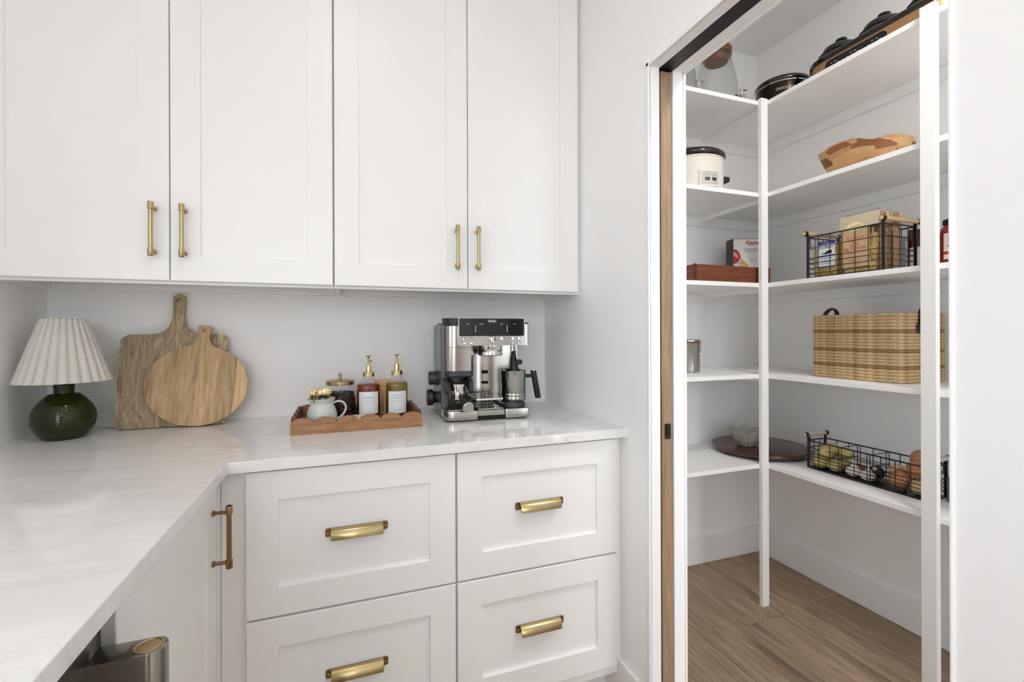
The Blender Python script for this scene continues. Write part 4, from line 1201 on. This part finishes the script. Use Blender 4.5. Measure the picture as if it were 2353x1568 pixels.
# ---- wire baskets
M_dowel_pale = wood('pale_dowel', [(186, 176, 160), (206, 198, 184)], grain=(1.5, 20, 20), scale=5, rough=0.5)
def wire_basket(label, c, z0, W, L, H, levels, nv_long, nv_short, dowel_z, dividers=(), M_dowel=M_dowel):
    t = thing('wire_basket', label, 'basket', (*c, z0), 0, 'black wire baskets with wooden handles')
    r = 0.018
    def ring(z, rad, name, g=0.0):
        pts = [(x, y, z) for x, y in rrect(-W / 2 - g, W / 2 + g, -L / 2 - g, L / 2 + g, r, 5)]
        return mk(name, tube(pts, rad, 8, True), M_wire, t, 60)
    ring(H, 0.0027, 'top_rail')
    for z in levels:
        ring(z, 0.0015, 'wire')
    tr_ = mk('tray', prism(rrect(-W / 2 - 0.002, W / 2 + 0.002, -L / 2 - 0.002, L / 2 + 0.002, r), 0.0, 0.006, XY), M_wire, t)
    proto = None
    def vert(x, y):
        nonlocal proto
        if proto is None:
            proto = mk('wire', tube([(0, 0, 0.004), (0, 0, H)], 0.0015, 6), M_wire, t, 60, (x, y, 0))
        else:
            dup(proto, t, (x, y, 0))
    for k in range(1, nv_long):
        y_ = -L / 2 + L * k / nv_long
        vert(-W / 2, y_); vert(W / 2, y_)
    for k in range(1, nv_short):
        x_ = -W / 2 + W * k / nv_short
        vert(x_, -L / 2); vert(x_, L / 2)
    for dy in dividers:
        for z in (H, H * 0.62, H * 0.34, H * 0.2):
            mk('divider_wire', tube([(-W / 2, dy, z), (W / 2, dy, z)], 0.0015, 6), M_wire, t, 60)
        for x_ in (-W / 2, W / 2):
            vert(x_, dy + 0.004)
    for e in (-1, 1):
        for s in (-1, 1):
            mk('end_bar', box((s * (W / 2 - 0.004) - 0.003, s * (W / 2 - 0.004) + 0.003, e * (L / 2) - 0.005, e * (L / 2) + 0.005, 0.0, dowel_z - 0.008), 0.001), M_wire, t)
        hd_ = mk('handle', tube([(-W / 2 - 0.012, e * (L / 2 + 0.004), dowel_z), (W / 2 + 0.012, e * (L / 2 + 0.004), dowel_z)], 0.0085, 18), M_dowel, t, 40)
        for s in (-1, 1):
            mk('handle_ring', tube([(s * (W / 2 - 0.002) , e * (L / 2 + 0.004), dowel_z), (s * (W / 2 + 0.0125), e * (L / 2 + 0.004), dowel_z)], 0.0102, 18), M_wire, hd_, 40)
            mk('dowel_end', tube([(s * (W / 2 + 0.0124), e * (L / 2 + 0.004), dowel_z), (s * (W / 2 + 0.0132), e * (L / 2 + 0.004), dowel_z)], 0.0082, 18), M_dowel, hd_)
        mk('handle_wire', tube([(-W / 2 + 0.01, e * (L / 2 - 0.001), dowel_z - 0.005), (-W / 2 + 0.018, e * (L / 2 - 0.002), H * 0.74), (W / 2 - 0.018, e * (L / 2 - 0.002), H * 0.74), (W / 2 - 0.01, e * (L / 2 - 0.001), dowel_z - 0.005)], 0.0016, 6), M_wire, t, 60)
    return t
BX, BY = 1.913, 1.2635
wire_basket('black wire basket of pasta packets on the third shelf', (BX, BY), Z3, 0.186, 0.289, 0.172, (0.128, 0.084, 0.064, 0.043, 0.022), 6, 4, 0.190)

# noodle bag
M_noodle = mat('egg_noodle', (222, 190, 112), 0.5, vary=0.12, vscale=40)
t = thing('noodle_bag', 'clear bag of wide egg noodles with a blue and white label', 'bag', (1.865, 1.345, Z3 + 0.0065))
def pillow(hx, hy, H, top=0.012, bulge=1.0):
    rr_ = []
    for z, k, ky in ((0, 0.55, 0.9), (0.012, 0.9, 1.0), (H * 0.4, 1.0 * bulge, 1.02), (H * 0.7, 0.85, 0.98), (H * 0.85, 0.4, 0.8), (H * 0.93, 0.15, 0.55), (H, 0.1, 0.75)):
        rr_.append([(x * k, y_ * ky, z) for x, y_ in rrect(-hx, hx, -hy, hy, min(hx, hy) * 0.6, 4)])
    return loft(rr_)
mk('film', pillow(0.034, 0.053, 0.205), M_film, t, 60)
rng = random.Random(21)
def noodles(hx, hy, H, cnt, parent):
    bm = boxes([(-hx * 0.8, hx * 0.8, -hy * 0.85, hy * 0.85, 0.004, H * 0.9)])
    for i in range(cnt):
        face_ = rng.random()
        z = rng.uniform(0.01, H)
        if face_ < 0.6: p = Vector((-hx * 0.82, rng.uniform(-hy, hy) * 0.85, z))
        else: p = Vector((rng.uniform(-hx, hx) * 0.8, -hy * 0.87, z))
        a = rng.uniform(0, PI)
        d1 = Vector((0, math.cos(a), math.sin(a))) if face_ < 0.6 else Vector((math.cos(a), 0, math.sin(a)))
        pts = []
        for k in range(5):
            s = (k - 2) * 0.009
            q = p + d1 * s + Vector((rng.uniform(-0.002, 0.002), 0, 0.004 * math.sin(k * 2 + i)))
            q.x = max(-hx * 0.9, min(hx * 0.9, q.x)); q.y = max(-hy * 0.92, min(hy * 0.92, q.y)); q.z = max(0.006, min(H * 1.05, q.z))
            pts.append(q)
        tube(pts, 0.0032, 5, bm=bm, flat=(0.5, 1.3))
    s = mk('noodles', bm, M_noodle, parent, 60); s['kind'] = 'stuff'
noodles(0.030, 0.048, 0.125, 150, t)
lb = mk('paper_label', box((-0.0362, -0.0354, -0.047, 0.024, 0.035, 0.140)), M_label, t)
M_blue = mat('blue_print', (52, 48, 140), 0.5)
mk('label_band', box((-0.0368, -0.0362, -0.047, 0.024, 0.127, 0.140)), M_blue, lb)
mk('label_band', box((-0.0368, -0.0362, -0.047, 0.024, 0.080, 0.0835)), M_blue, lb)
mk('label_band', box((-0.0368, -0.0362, -0.047, 0.024, 0.0352, 0.0375)), M_blue, lb)
x = -0.0375
text('lettering', "Mrs. Miller's", 0.0150, M_ink, lb, on_left(-0.0115, 0.115, x), 'CENTER', 0.82)
text('lettering', 'ALL NATURAL', 0.0055, M_label, lb, on_left(-0.0115, 0.1335, x))
text('lettering', 'Old Fashioned', 0.0098, M_ink, lb, on_left(-0.0115, 0.071, x), 'CENTER', 0.9)
text('lettering', 'Wide', 0.0100, M_ink, lb, on_left(-0.0115, 0.060, x))
text('lettering', 'Egg Noodles', 0.0075, M_ink, lb, on_left(-0.0115, 0.0505, x))
mk('cart_print', prism([(-0.036, 0.090), (-0.030, 0.089), (-0.012, 0.087), (0.012, 0.090), (-0.006, 0.093), (-0.016, 0.099), (-0.024, 0.103), (-0.034, 0.1)], -0.0367, -0.0362, YZ), M_ink, lb)

# tagliatelle packets
def tagliatelle(c, label):
    t = thing('pasta_packet', label, 'packet', (*c, Z3 + 0.0065), 0, 'egg tagliatelle packets in the basket')
    hx, hy, H = 0.030, 0.070, 0.218
    noodles(hx * 0.92, hy * 0.95, H * 0.72, 90, t)
    mk('film', box((-hx - 0.0008, hx + 0.0008, -hy - 0.0008, hy + 0.0008, 0.0, H + 0.0008), 0.004, 2), M_film, t, 40)
    fl_ = bmesh.new()
    loft([[(-0.02, -hy, H), (-0.018, -hy, H), (-0.018, hy, H), (-0.02, hy, H)], [(-0.004, -hy * 0.8, H + 0.018), (-0.0035, -hy * 0.8, H + 0.018), (-0.0035, hy * 0.95, H + 0.012), (-0.004, hy * 0.95, H + 0.012)]], bm=fl_)
    mk('film_flap', fl_, M_film, t)
    lb = mk('front_label', box((-hx - 0.0018, -hx - 0.001, -hy + 0.030, hy - 0.006, 0.022, H * 0.78)), M_kraft, t)
    mk('top_card', box((-hx, hx, -hy, hy, H * 0.78, H)), mat('cream_card', (226, 212, 182), 0.6), t)
    mk('side_card', box((-hx * 0.8, hx * 0.35, -hy - 0.0016, -hy - 0.0009, 0.004, H - 0.002)), mat('kraft_side', (176, 134, 98), 0.7), t)
    x = -hx - 0.0026
    em = mk('emblem', prism([(0.013 + 0.030 * math.cos(2 * PI * k / 28), H * 0.80 + 0.0165 * math.sin(2 * PI * k / 28)) for k in range(28)], x - 0.0002, x + 0.0008, YZ), mat('cream_print', (240, 226, 180), 0.6), t)
    mk('emblem_ribbon', prism([(-0.024, H * 0.72), (-0.02, H * 0.745), (0.045, H * 0.745), (0.052, H * 0.72), (0.014, H * 0.695)], x + 0.0, x + 0.0008, YZ), mat('green_print', (196, 196, 140), 0.6), t)
    x -= 0.0008
    for s, z, sz, m_ in (('LA PASTA', H * 0.80, 0.010, M_red), ('Pasta di Semola', 0.132, 0.0105, M_red), ('di Grano Duro', 0.121, 0.0085, M_red), ('with egg', 0.111, 0.006, M_ink), ('Product of Italy', 0.104, 0.006, M_ink), ('Egg Tagliatelle', 0.092, 0.0150, M_red), ('INGREDIENTS: durum wheat, egg', 0.074, 0.0048, M_ink), ('Cooking time 6 min', 0.046, 0.0056, M_ink), ('Net weight 8.8 oz', 0.032, 0.0056, M_red)):
        text('lettering', s, sz, m_, lb, on_left(0.012, z, x))
    return t
tagliatelle((1.860, 1.208), 'front brown packet of egg tagliatelle with red lettering in the wire basket')
tagliatelle((1.925, 1.204), 'second egg tagliatelle packet standing behind the front one')
o = mk('storage_tub', lathe([(0.001, 0), (0.017, 0), (0.0185, 0.01), (0.0185, 0.118), (0.020, 0.120), (0.020, 0.130), (0.001, 0.131)], 28), mat('grey_tub', (150, 152, 148), 0.35), None, 40, (1.980, 1.160, Z3 + 0.0065))
tag(o, 'small grey tub at the end of the pasta basket', 'tub')
t = thing('snack_pouch', 'dark red pouch with a white panel standing behind the pasta basket', 'pouch', (2.085, 1.150, Z3), -1.05)
mk('pouch', loft([[(x * k, y_ * ky, z) for x, y_ in rrect(-0.036, 0.036, -0.020, 0.020, 0.012, 4)] for z, k, ky in ((0, 1, 1), (0.08, 1, 0.95), (0.15, 1, 0.5), (0.175, 1, 0.12))]), mat('dark_red_film', (74, 16, 30), 0.2), t, 50)
mk('white_panel', prism(rrect(-0.03, 0.03, 0.01, 0.105, 0.008), -0.0208, -0.0203, XZ), M_white, t)

# sauce jar
jc2 = (1.956, 0.975)
t = thing('sauce_jar', 'jar of red sauce with a dark lid half hidden by the wall edge', 'jar', (*jc2, Z3))
fa = math.atan2(-jc2[1], -jc2[0]) + 0.05
M_sauce = mat('red_sauce', (128, 32, 20), 0.1, coat=0.6, vary=0.2, vscale=50)
mk('jar_body', lathe([(0.001, 0), (0.036, 0), (0.040, 0.006), (0.0405, 0.02), (0.0405, 0.115), (0.038, 0.130), (0.030, 0.142), (0.028, 0.148), (0.001, 0.148)], 36), M_sauce, t, 50)
mk('lid', lathe([(0.001, 0.146), (0.0315, 0.146), (0.033, 0.148), (0.033, 0.160), (0.031, 0.163), (0.001, 0.164)], 32), mat('lid_black', (34, 36, 30), 0.4), t, 40)
lb = mk('paper_label', arc_patch(0.0407, fa - 0.85, fa + 0.85, 0.026, 0.113), mat('cream_label', (226, 216, 196), 0.6), t, 60)
mk('label_band', arc_patch(0.0412, fa - 0.85, fa + 0.85, 0.042, 0.052), M_red, lb, 60)
mk('label_picture', arc_patch(0.0412, fa - 0.5, fa + 0.5, 0.080, 0.108), mat('brown_print', (110, 50, 32), 0.6), lb, 60)
text('lettering', "RAO'S", 0.017, M_ink, lb, on_cyl(0.0414, fa, 0.069))
text('lettering', 'HOMEMADE', 0.006, M_ink, lb, on_cyl(0.0414, fa, 0.0575))
text('lettering', 'MARINARA', 0.0065, M_label, lb, on_cyl(0.0417, fa, 0.047))
text('lettering', 'NET WT 24 OZ', 0.005, M_ink, lb, on_cyl(0.0414, fa, 0.0335))

# ================================================================== fourth shelf
kc = (1.545, 1.800)
t = thing('steel_canister', 'stainless canister with a clamp lid and red seal by the door frame', 'canister', (*kc, Z4))
mk('body', lathe([(0.001, 0), (0.048, 0), (0.050, 0.002), (0.050, 0.135), (0.051, 0.137), (0.001, 0.138)], 40), M_steel_h, t, 40)
mk('seal', lathe([(0.0505, 0.1375), (0.0525, 0.1375), (0.0525, 0.1425), (0.0505, 0.1425)], 40), mat('red_rubber', (122, 34, 28), 0.5), t, 40)
mk('lid', lathe([(0.001, 0.142), (0.0525, 0.142), (0.0535, 0.145), (0.0525, 0.151), (0.045, 0.154), (0.001, 0.155)], 40), M_steel_h, t, 40)
ca = math.radians(-58)
P = lambda r, z, s=0: (r * math.cos(ca) - s * math.sin(ca), r * math.sin(ca) + s * math.cos(ca), z)
bm = bmesh.new()
for s in (-0.006, 0.006):
    tube([P(0.051, 0.085, s), P(0.057, 0.10, s), P(0.056, 0.13, s), P(0.054, 0.149, s)], 0.0014, 6, bm=bm)
tube([P(0.0515, 0.088, 0), P(0.058, 0.082, 0), P(0.060, 0.068, 0)], 0.003, 8, bm=bm)
mk('clamp', bm, M_chrome, t, 60)

# jute basket of braided rows
t = thing('jute_basket', 'rectangular braided jute basket with dark leather handles', 'basket', (2.0225, 1.275, Z4))
hx, hy = 0.1335, 0.174
def jute(name, a, b_):
    m, nt, b = new_mat(name)
    tc = node(nt, 'ShaderNodeTexCoord')
    nz = node(nt, 'ShaderNodeTexNoise', i_Scale=55.0, i_Detail=4.0); link(nt, tc, 'Object', nz, 'Vector')
    cr = node(nt, 'ShaderNodeValToRGB'); cr.color_ramp.elements[0].position = 0.3; cr.color_ramp.elements[1].position = 0.68
    cr.color_ramp.elements[0].color = lin(a); cr.color_ramp.elements[1].color = lin(b_)
    link(nt, nz, 'Fac', cr, 'Fac'); link(nt, cr, 'Color', b, 'Base Color'); b.inputs['Roughness'].default_value = 0.75
    n2 = node(nt, 'ShaderNodeTexNoise', i_Scale=400.0); link(nt, tc, 'Object', n2, 'Vector'); bump(nt, b, n2, 'Fac', 0.4, 0.0015)
    return m
M_jute = jute('natural_jute', (176, 144, 100), (230, 204, 160))
M_jute_d = jute('dark_jute', (126, 92, 52), (180, 142, 92))
def braid(ph0, turns):
    base = rrect(-hx, hx, -hy, hy, 0.035, 6)
    # resample evenly
    P_ = [Vector((p[0], p[1], 0)) for p in base]; P_.append(P_[0])
    ln = [0]
    for a, b_ in zip(P_, P_[1:]): ln.append(ln[-1] + (b_ - a).length)
    N = 396
    pts = []
    j = 0
    for k in range(N):
        d_ = ln[-1] * k / N
        while ln[j + 1] < d_: j += 1
        s = (d_ - ln[j]) / max(1e-9, ln[j + 1] - ln[j])
        pts.append(P_[j].lerp(P_[j + 1], s))
    bm = bmesh.new()
    for ph in (0, 2 * PI / 3, 4 * PI / 3):
        q = []
        for k, p in enumerate(pts):
            nx = pts[(k + 1) % N] - pts[k - 1]; nr = Vector((nx.y, -nx.x, 0)).normalized()
            a = 2 * PI * turns * k / N + ph + ph0
            q.append(p + nr * (0.0024 * math.cos(2 * a)) + Vector((0, 0, 0.0044 * math.sin(a))))
        tube(q, 0.0031, 5, True, bm)
    return bm
vs = [mk('braid_row', braid(1.45 * q, (55, 62, 58, 66)[q]), M_jute, t, 180, (0, 0, 0.007 + 0.0122 * q)) for q in range(4)]
nrow = 21
row_d = None
for i in range(4, nrow):
    z = 0.007 + i * 0.0122
    if i in (4, 9, 15):
        if row_d is None:
            row_d = mk('braid_row', braid(0, 57), M_jute_d, t, 180, (0, 0, z))
        else:
            dup(row_d, t, (0, 0, z))
    else:
        dup(vs[(i * 3 + i // 4) % 4], t, (0, 0, z))
mk('lining', loft([[(x, y_, z) for x, y_ in rrect(-hx + g, hx - g, -hy + g, hy - g, 0.03, 6)] for z, g in ((0.002, 0.004), (0.250, 0.004), (0.250, 0.007), (0.006, 0.007))]), M_jute_d, t)
def strap(e, tilt):
    pts = smooth_path([(-0.045, e * (hy + 0.006), 0.205), (-0.042, e * (hy + 0.007), 0.24), (-0.032, e * (hy + 0.004 + tilt * 0.5), 0.272), (0.0, e * (hy + 0.002 + tilt), 0.290), (0.032, e * (hy + 0.004 + tilt * 0.5), 0.272), (0.042, e * (hy + 0.007), 0.24), (0.045, e * (hy + 0.006), 0.205)])
    h_ = mk('handle', tube(pts, 0.0095, 10, flat=(0.35, 1.1)), M_leather, t, 60)
    for s in (-1, 1):
        mk('handle_patch', prism([(s * 0.045 + 0.014 * math.cos(2 * PI * k / 16), 0.202 + 0.020 * math.sin(2 * PI * k / 16)) for k in range(16)], e * (hy + 0.0065), e * (hy + 0.0105), XZ), M_leather, h_)
strap(-1, 0.016); strap(1, -0.004)

# ================================================================== fifth shelf
t = thing('lazy_susan', 'round dark walnut turntable in the corner of the lowest shelf', 'turntable', (1.938, 1.752, Z5))
mk('turning_base', lathe([(0.001, 0), (0.10, 0), (0.10, 0.010), (0.001, 0.010)], 40), M_black, t, 40)
mk('disc', lathe([(0.001, 0.010), (0.205, 0.010), (0.217, 0.014), (0.220, 0.022), (0.218, 0.029), (0.214, 0.031), (0.001, 0.031)], 96), M_walnut, t, 30)
# petal colander bowl
M_glaze = mat('grey_glaze', (176, 172, 162), 0.12, coat=0.5, vary=0.06, vscale=30)
NPET, SEG = 7, 210
cprof = [(0.038, 0.0), (0.041, 0.002), (0.052, 0.020), (0.062, 0.038), (0.071, 0.056), (0.078, 0.072), (0.083, 0.084)]
cprof = [(cprof[i][0] + (cprof[i + 1][0] - cprof[i][0]) * k / 4, cprof[i][1] + (cprof[i + 1][1] - cprof[i][1]) * k / 4) for i in range(1, 6) for k in range(4)] + [cprof[-1]]
cprof.insert(0, (0.038, 0.0))
def petal(th, i, off=0.0):
    c_ = abs(math.cos(NPET * th / 2))
    return c_
bm = bmesh.new()
outer_r, inner_r = [], []
for i, (r, z) in enumerate(cprof):
    ro, ri = [], []
    for k in range(SEG):
        th = 2 * PI * k / SEG
        c_ = petal(th, i)
        f_ = i / (len(cprof) - 1)
        rr2 = r * (1 + 0.10 * f_ * (c_ - 0.6))
        zz = z * (1 - 0.20 * f_ * (1 - c_) ** 1.2)
        ro.append((rr2 * math.cos(th), rr2 * math.sin(th), zz))
        ri.append(((rr2 - 0.0035) * math.cos(th), (rr2 - 0.0035) * math.sin(th), zz + (0.0035 if i == 0 else 0.0005)))
    outer_r.append(ro); inner_r.append(ri)
loft(outer_r + list(reversed(inner_r)), True, True, True, bm)
# cut the slots between the petals
dele = []
bm.faces.ensure_lookup_table()
for f in bm.faces:
    if len(f.verts) != 4: continue
    c_ = f.calc_center_median()
    th = math.atan2(c_.y, c_.x) % (2 * PI)
    u_ = (th * 21 / (2 * PI)) % 1.0
    if 0.006 < c_.z < 0.034 and 0.28 < u_ < 0.72: dele.append(f)
    if 0.046 < c_.z < 0.054 and ((th * 14 / (2 * PI)) % 1.0) < 0.22: dele.append(f)
bmesh.ops.delete(bm, geom=dele, context='FACES')
o = mk('berry_bowl', bm, M_glaze, None, 60, (1.868, 1.768, Z5 + 0.0313))
tag(o, 'grey glazed petal-rimmed colander bowl on the walnut turntable', 'bowl')

# vegetable basket
VX, VY = 1.958, 1.252
wire_basket('long black wire basket of potatoes, garlic and onions on the lowest shelf', (VX, VY), Z5, 0.112, 0.440, 0.118, (0.088, 0.066, 0.052, 0.038, 0.024), 9, 3, 0.142, (0.081, -0.039), M_dowel_pale)
ZV = Z5 + 0.0065
M_potato = mat('potato_skin', (196, 178, 110), 0.5, vary=0.1, vscale=60)
rng = random.Random(4)
pot = [((1.932, 1.430), 0.029, 0), ((1.984, 1.437), 0.027, 0), ((1.932, 1.372), 0.027, 0), ((1.984, 1.377), 0.028, 0), ((1.925, 1.405), 0.027, 1), ((1.972, 1.415), 0.029, 1), ((1.975, 1.360), 0.026, 1)]
names = ['yellow potato at the front left corner of the vegetable basket', 'yellow potato low at the back of the vegetable basket', 'yellow potato low at the front beside the basket divider', 'yellow potato low at the back beside the basket divider', 'yellow potato on top, nearest the shelf edge', 'yellow potato highest on the heap in the vegetable basket', 'yellow potato on top next to the basket divider']
for i, ((x, y), r, lev) in enumerate(pot):
    o = mk('potato', ellipsoid(r * 1.06, r * 1.12, r * 0.94, 20, 12, (0, 0, 0), 0.10, rng), M_potato, None, 180, (x, y, ZV + r * 0.93 + lev * 0.050), (0, 0, rng.uniform(0, 3)))
    tag(o, names[i], 'potato', 'yellow potatoes in the vegetable basket')
M_garlic = mat('garlic_skin', (232, 226, 216), 0.55, vary=0.05, vscale=60)
def garlic(x, y, tilt, s, label):
    t = thing('garlic_bulb', label, 'garlic', (x, y, ZV), 0, 'garlic bulbs in the vegetable basket')
    t.rotation_euler = (tilt[0], tilt[1], tilt[2])
    lob = lambda th, i: 1 + 0.07 * abs(math.sin(4 * th)) - 0.03
    mk('bulb', lathe([(0.001, 0.0), (0.012 * s, 0.001), (0.024 * s, 0.008 * s), (0.0275 * s, 0.018 * s), (0.024 * s, 0.030 * s), (0.013 * s, 0.040 * s), (0.006 * s, 0.047 * s)], 48, True, True, lob), M_garlic, t, 60)
    mk('stalk', tube([(0, 0, 0.045 * s), (0.002, 0, 0.056 * s), (0.004, 0.001, 0.068 * s)], [0.006 * s, 0.004 * s, 0.0042 * s], 10), M_garlic, t, 60)
garlic(1.938, 1.302, (0, 0, 0.3), 1.0, 'white garlic bulb with its stalk upright in the vegetable basket')
garlic(1.933, 1.246, (0.06, -0.05, 1.0), 0.95, 'second white garlic bulb lying nearer the onions')
o = mk('shallot', ellipsoid(0.020, 0.024, 0.019, 20, 12, (0, 0, 0), 0.06, rng), mat('shallot_skin', (146, 84, 66), 0.45, vary=0.15, vscale=60), None, 180, (1.990, 1.300, ZV + 0.0185))
tag(o, 'reddish shallot behind the garlic bulbs', 'shallot')
av = thing('avocado', 'dark avocado with a round sticker beside the onions', 'avocado', (1.985, 1.246, ZV + 0.0265))
mk('fruit', ellipsoid(0.0255, 0.029, 0.0255, 20, 14, (0, 0, 0), 0.05, rng), mat('avocado_skin', (30, 30, 28), 0.55, bmp=0.6, bscale=220), av, 180)
mk('sticker', ellipsoid(0.0078, 0.0078, 0.0012, 14, 6), M_label, av, 180, (-0.0195, -0.006, 0.017), (0.25, -0.85, 0))
def onion_mat(name, a, b_):
    m, nt, b = new_mat(name)
    tc = node(nt, 'ShaderNodeTexCoord'); mp = node(nt, 'ShaderNodeMapping'); mp.inputs['Scale'].default_value = (60, 60, 6)
    nz = node(nt, 'ShaderNodeTexNoise', i_Scale=2.0, i_Detail=4.0); link(nt, tc, 'Object', mp, 'Vector'); link(nt, mp, 'Vector', nz, 'Vector')
    cr = node(nt, 'ShaderNodeValToRGB'); cr.color_ramp.elements[0].position = 0.32; cr.color_ramp.elements[1].position = 0.7
    cr.color_ramp.elements[0].color = lin(a); cr.color_ramp.elements[1].color = lin(b_)
    link(nt, nz, 'Fac', cr, 'Fac'); link(nt, cr, 'Color', b, 'Base Color'); b.inputs['Roughness'].default_value = 0.28
    return m
M_onion = onion_mat('onion_skin', (144, 88, 54), (202, 144, 100))
M_onion_p = onion_mat('pale_onion_skin', (196, 150, 96), (228, 206, 158))
def onion(x, y, z, r, rot, m, label):
    t = thing('onion', label, 'onion', (x, y, z), 0, 'brown onions in the vegetable basket')
    t.rotation_euler = rot
    mk('bulb', lathe([(0.001, -0.96 * r), (0.35 * r, -0.90 * r), (0.72 * r, -0.68 * r), (0.95 * r, -0.28 * r), (1.0 * r, 0.05 * r), (0.93 * r, 0.40 * r), (0.70 * r, 0.72 * r), (0.38 * r, 0.94 * r), (0.16 * r, 1.10 * r), (0.11 * r, 1.28 * r), (0.001, 1.30 * r)], 28), m, t, 180)
    mk('roots', lathe([(0.001, -1.03 * r), (0.16 * r, -1.0 * r), (0.18 * r, -0.92 * r), (0.001, -0.90 * r)], 12), M_garlic, t, 60)
onion(1.936, 1.135, ZV + 0.040, 0.0355, (0.35, 2.9, 0), M_onion, 'large brown onion, leftmost of the onions in the basket')
onion(1.934, 1.074, ZV + 0.0265, 0.0258, (0.5, 0.9, 0.5), M_onion_p, 'pale onion with its skin peeling at the front of the basket end')
onion(1.988, 1.080, ZV + 0.031, 0.028, (0.7, 0.2, 0), M_onion, 'brown onion low at the back of the basket end')
onion(1.946, 1.088, ZV + 0.085, 0.0305, (1.2, 0.6, 0), M_onion, 'brown onion in the middle of the onion heap')
onion(2.002, 1.103, ZV + 0.112, 0.034, (0.9, -0.5, 0), M_onion, 'brown onion on top of the onion heap')
onion(1.986, 1.173, ZV + 0.052, 0.027, (1.5, 0.4, 0.6), M_onion_p, 'pale onion tucked behind the large brown onion')

t = thing('blister_pack', 'small clear hanging pack with a white edge behind the post', 'packet', (1.985, 1.005, Z5), 0.0)
mk('pack', box((-0.016, 0.010, -0.010, 0.006, 0, 0.085), 0.003, 2), mat('grey_pack', (92, 90, 88), 0.3, vary=0.5, vscale=120), t)
mk('white_edge', box((0.0105, 0.016, -0.010, 0.004, 0, 0.098), 0.002), M_white, t)
mk('hang_loop', tube(smooth_path([(0.0, -0.002, 0.085), (0.008, -0.002, 0.105), (0.012, -0.002, 0.125), (0.008, -0.002, 0.14)]), 0.001, 6), M_white, t)
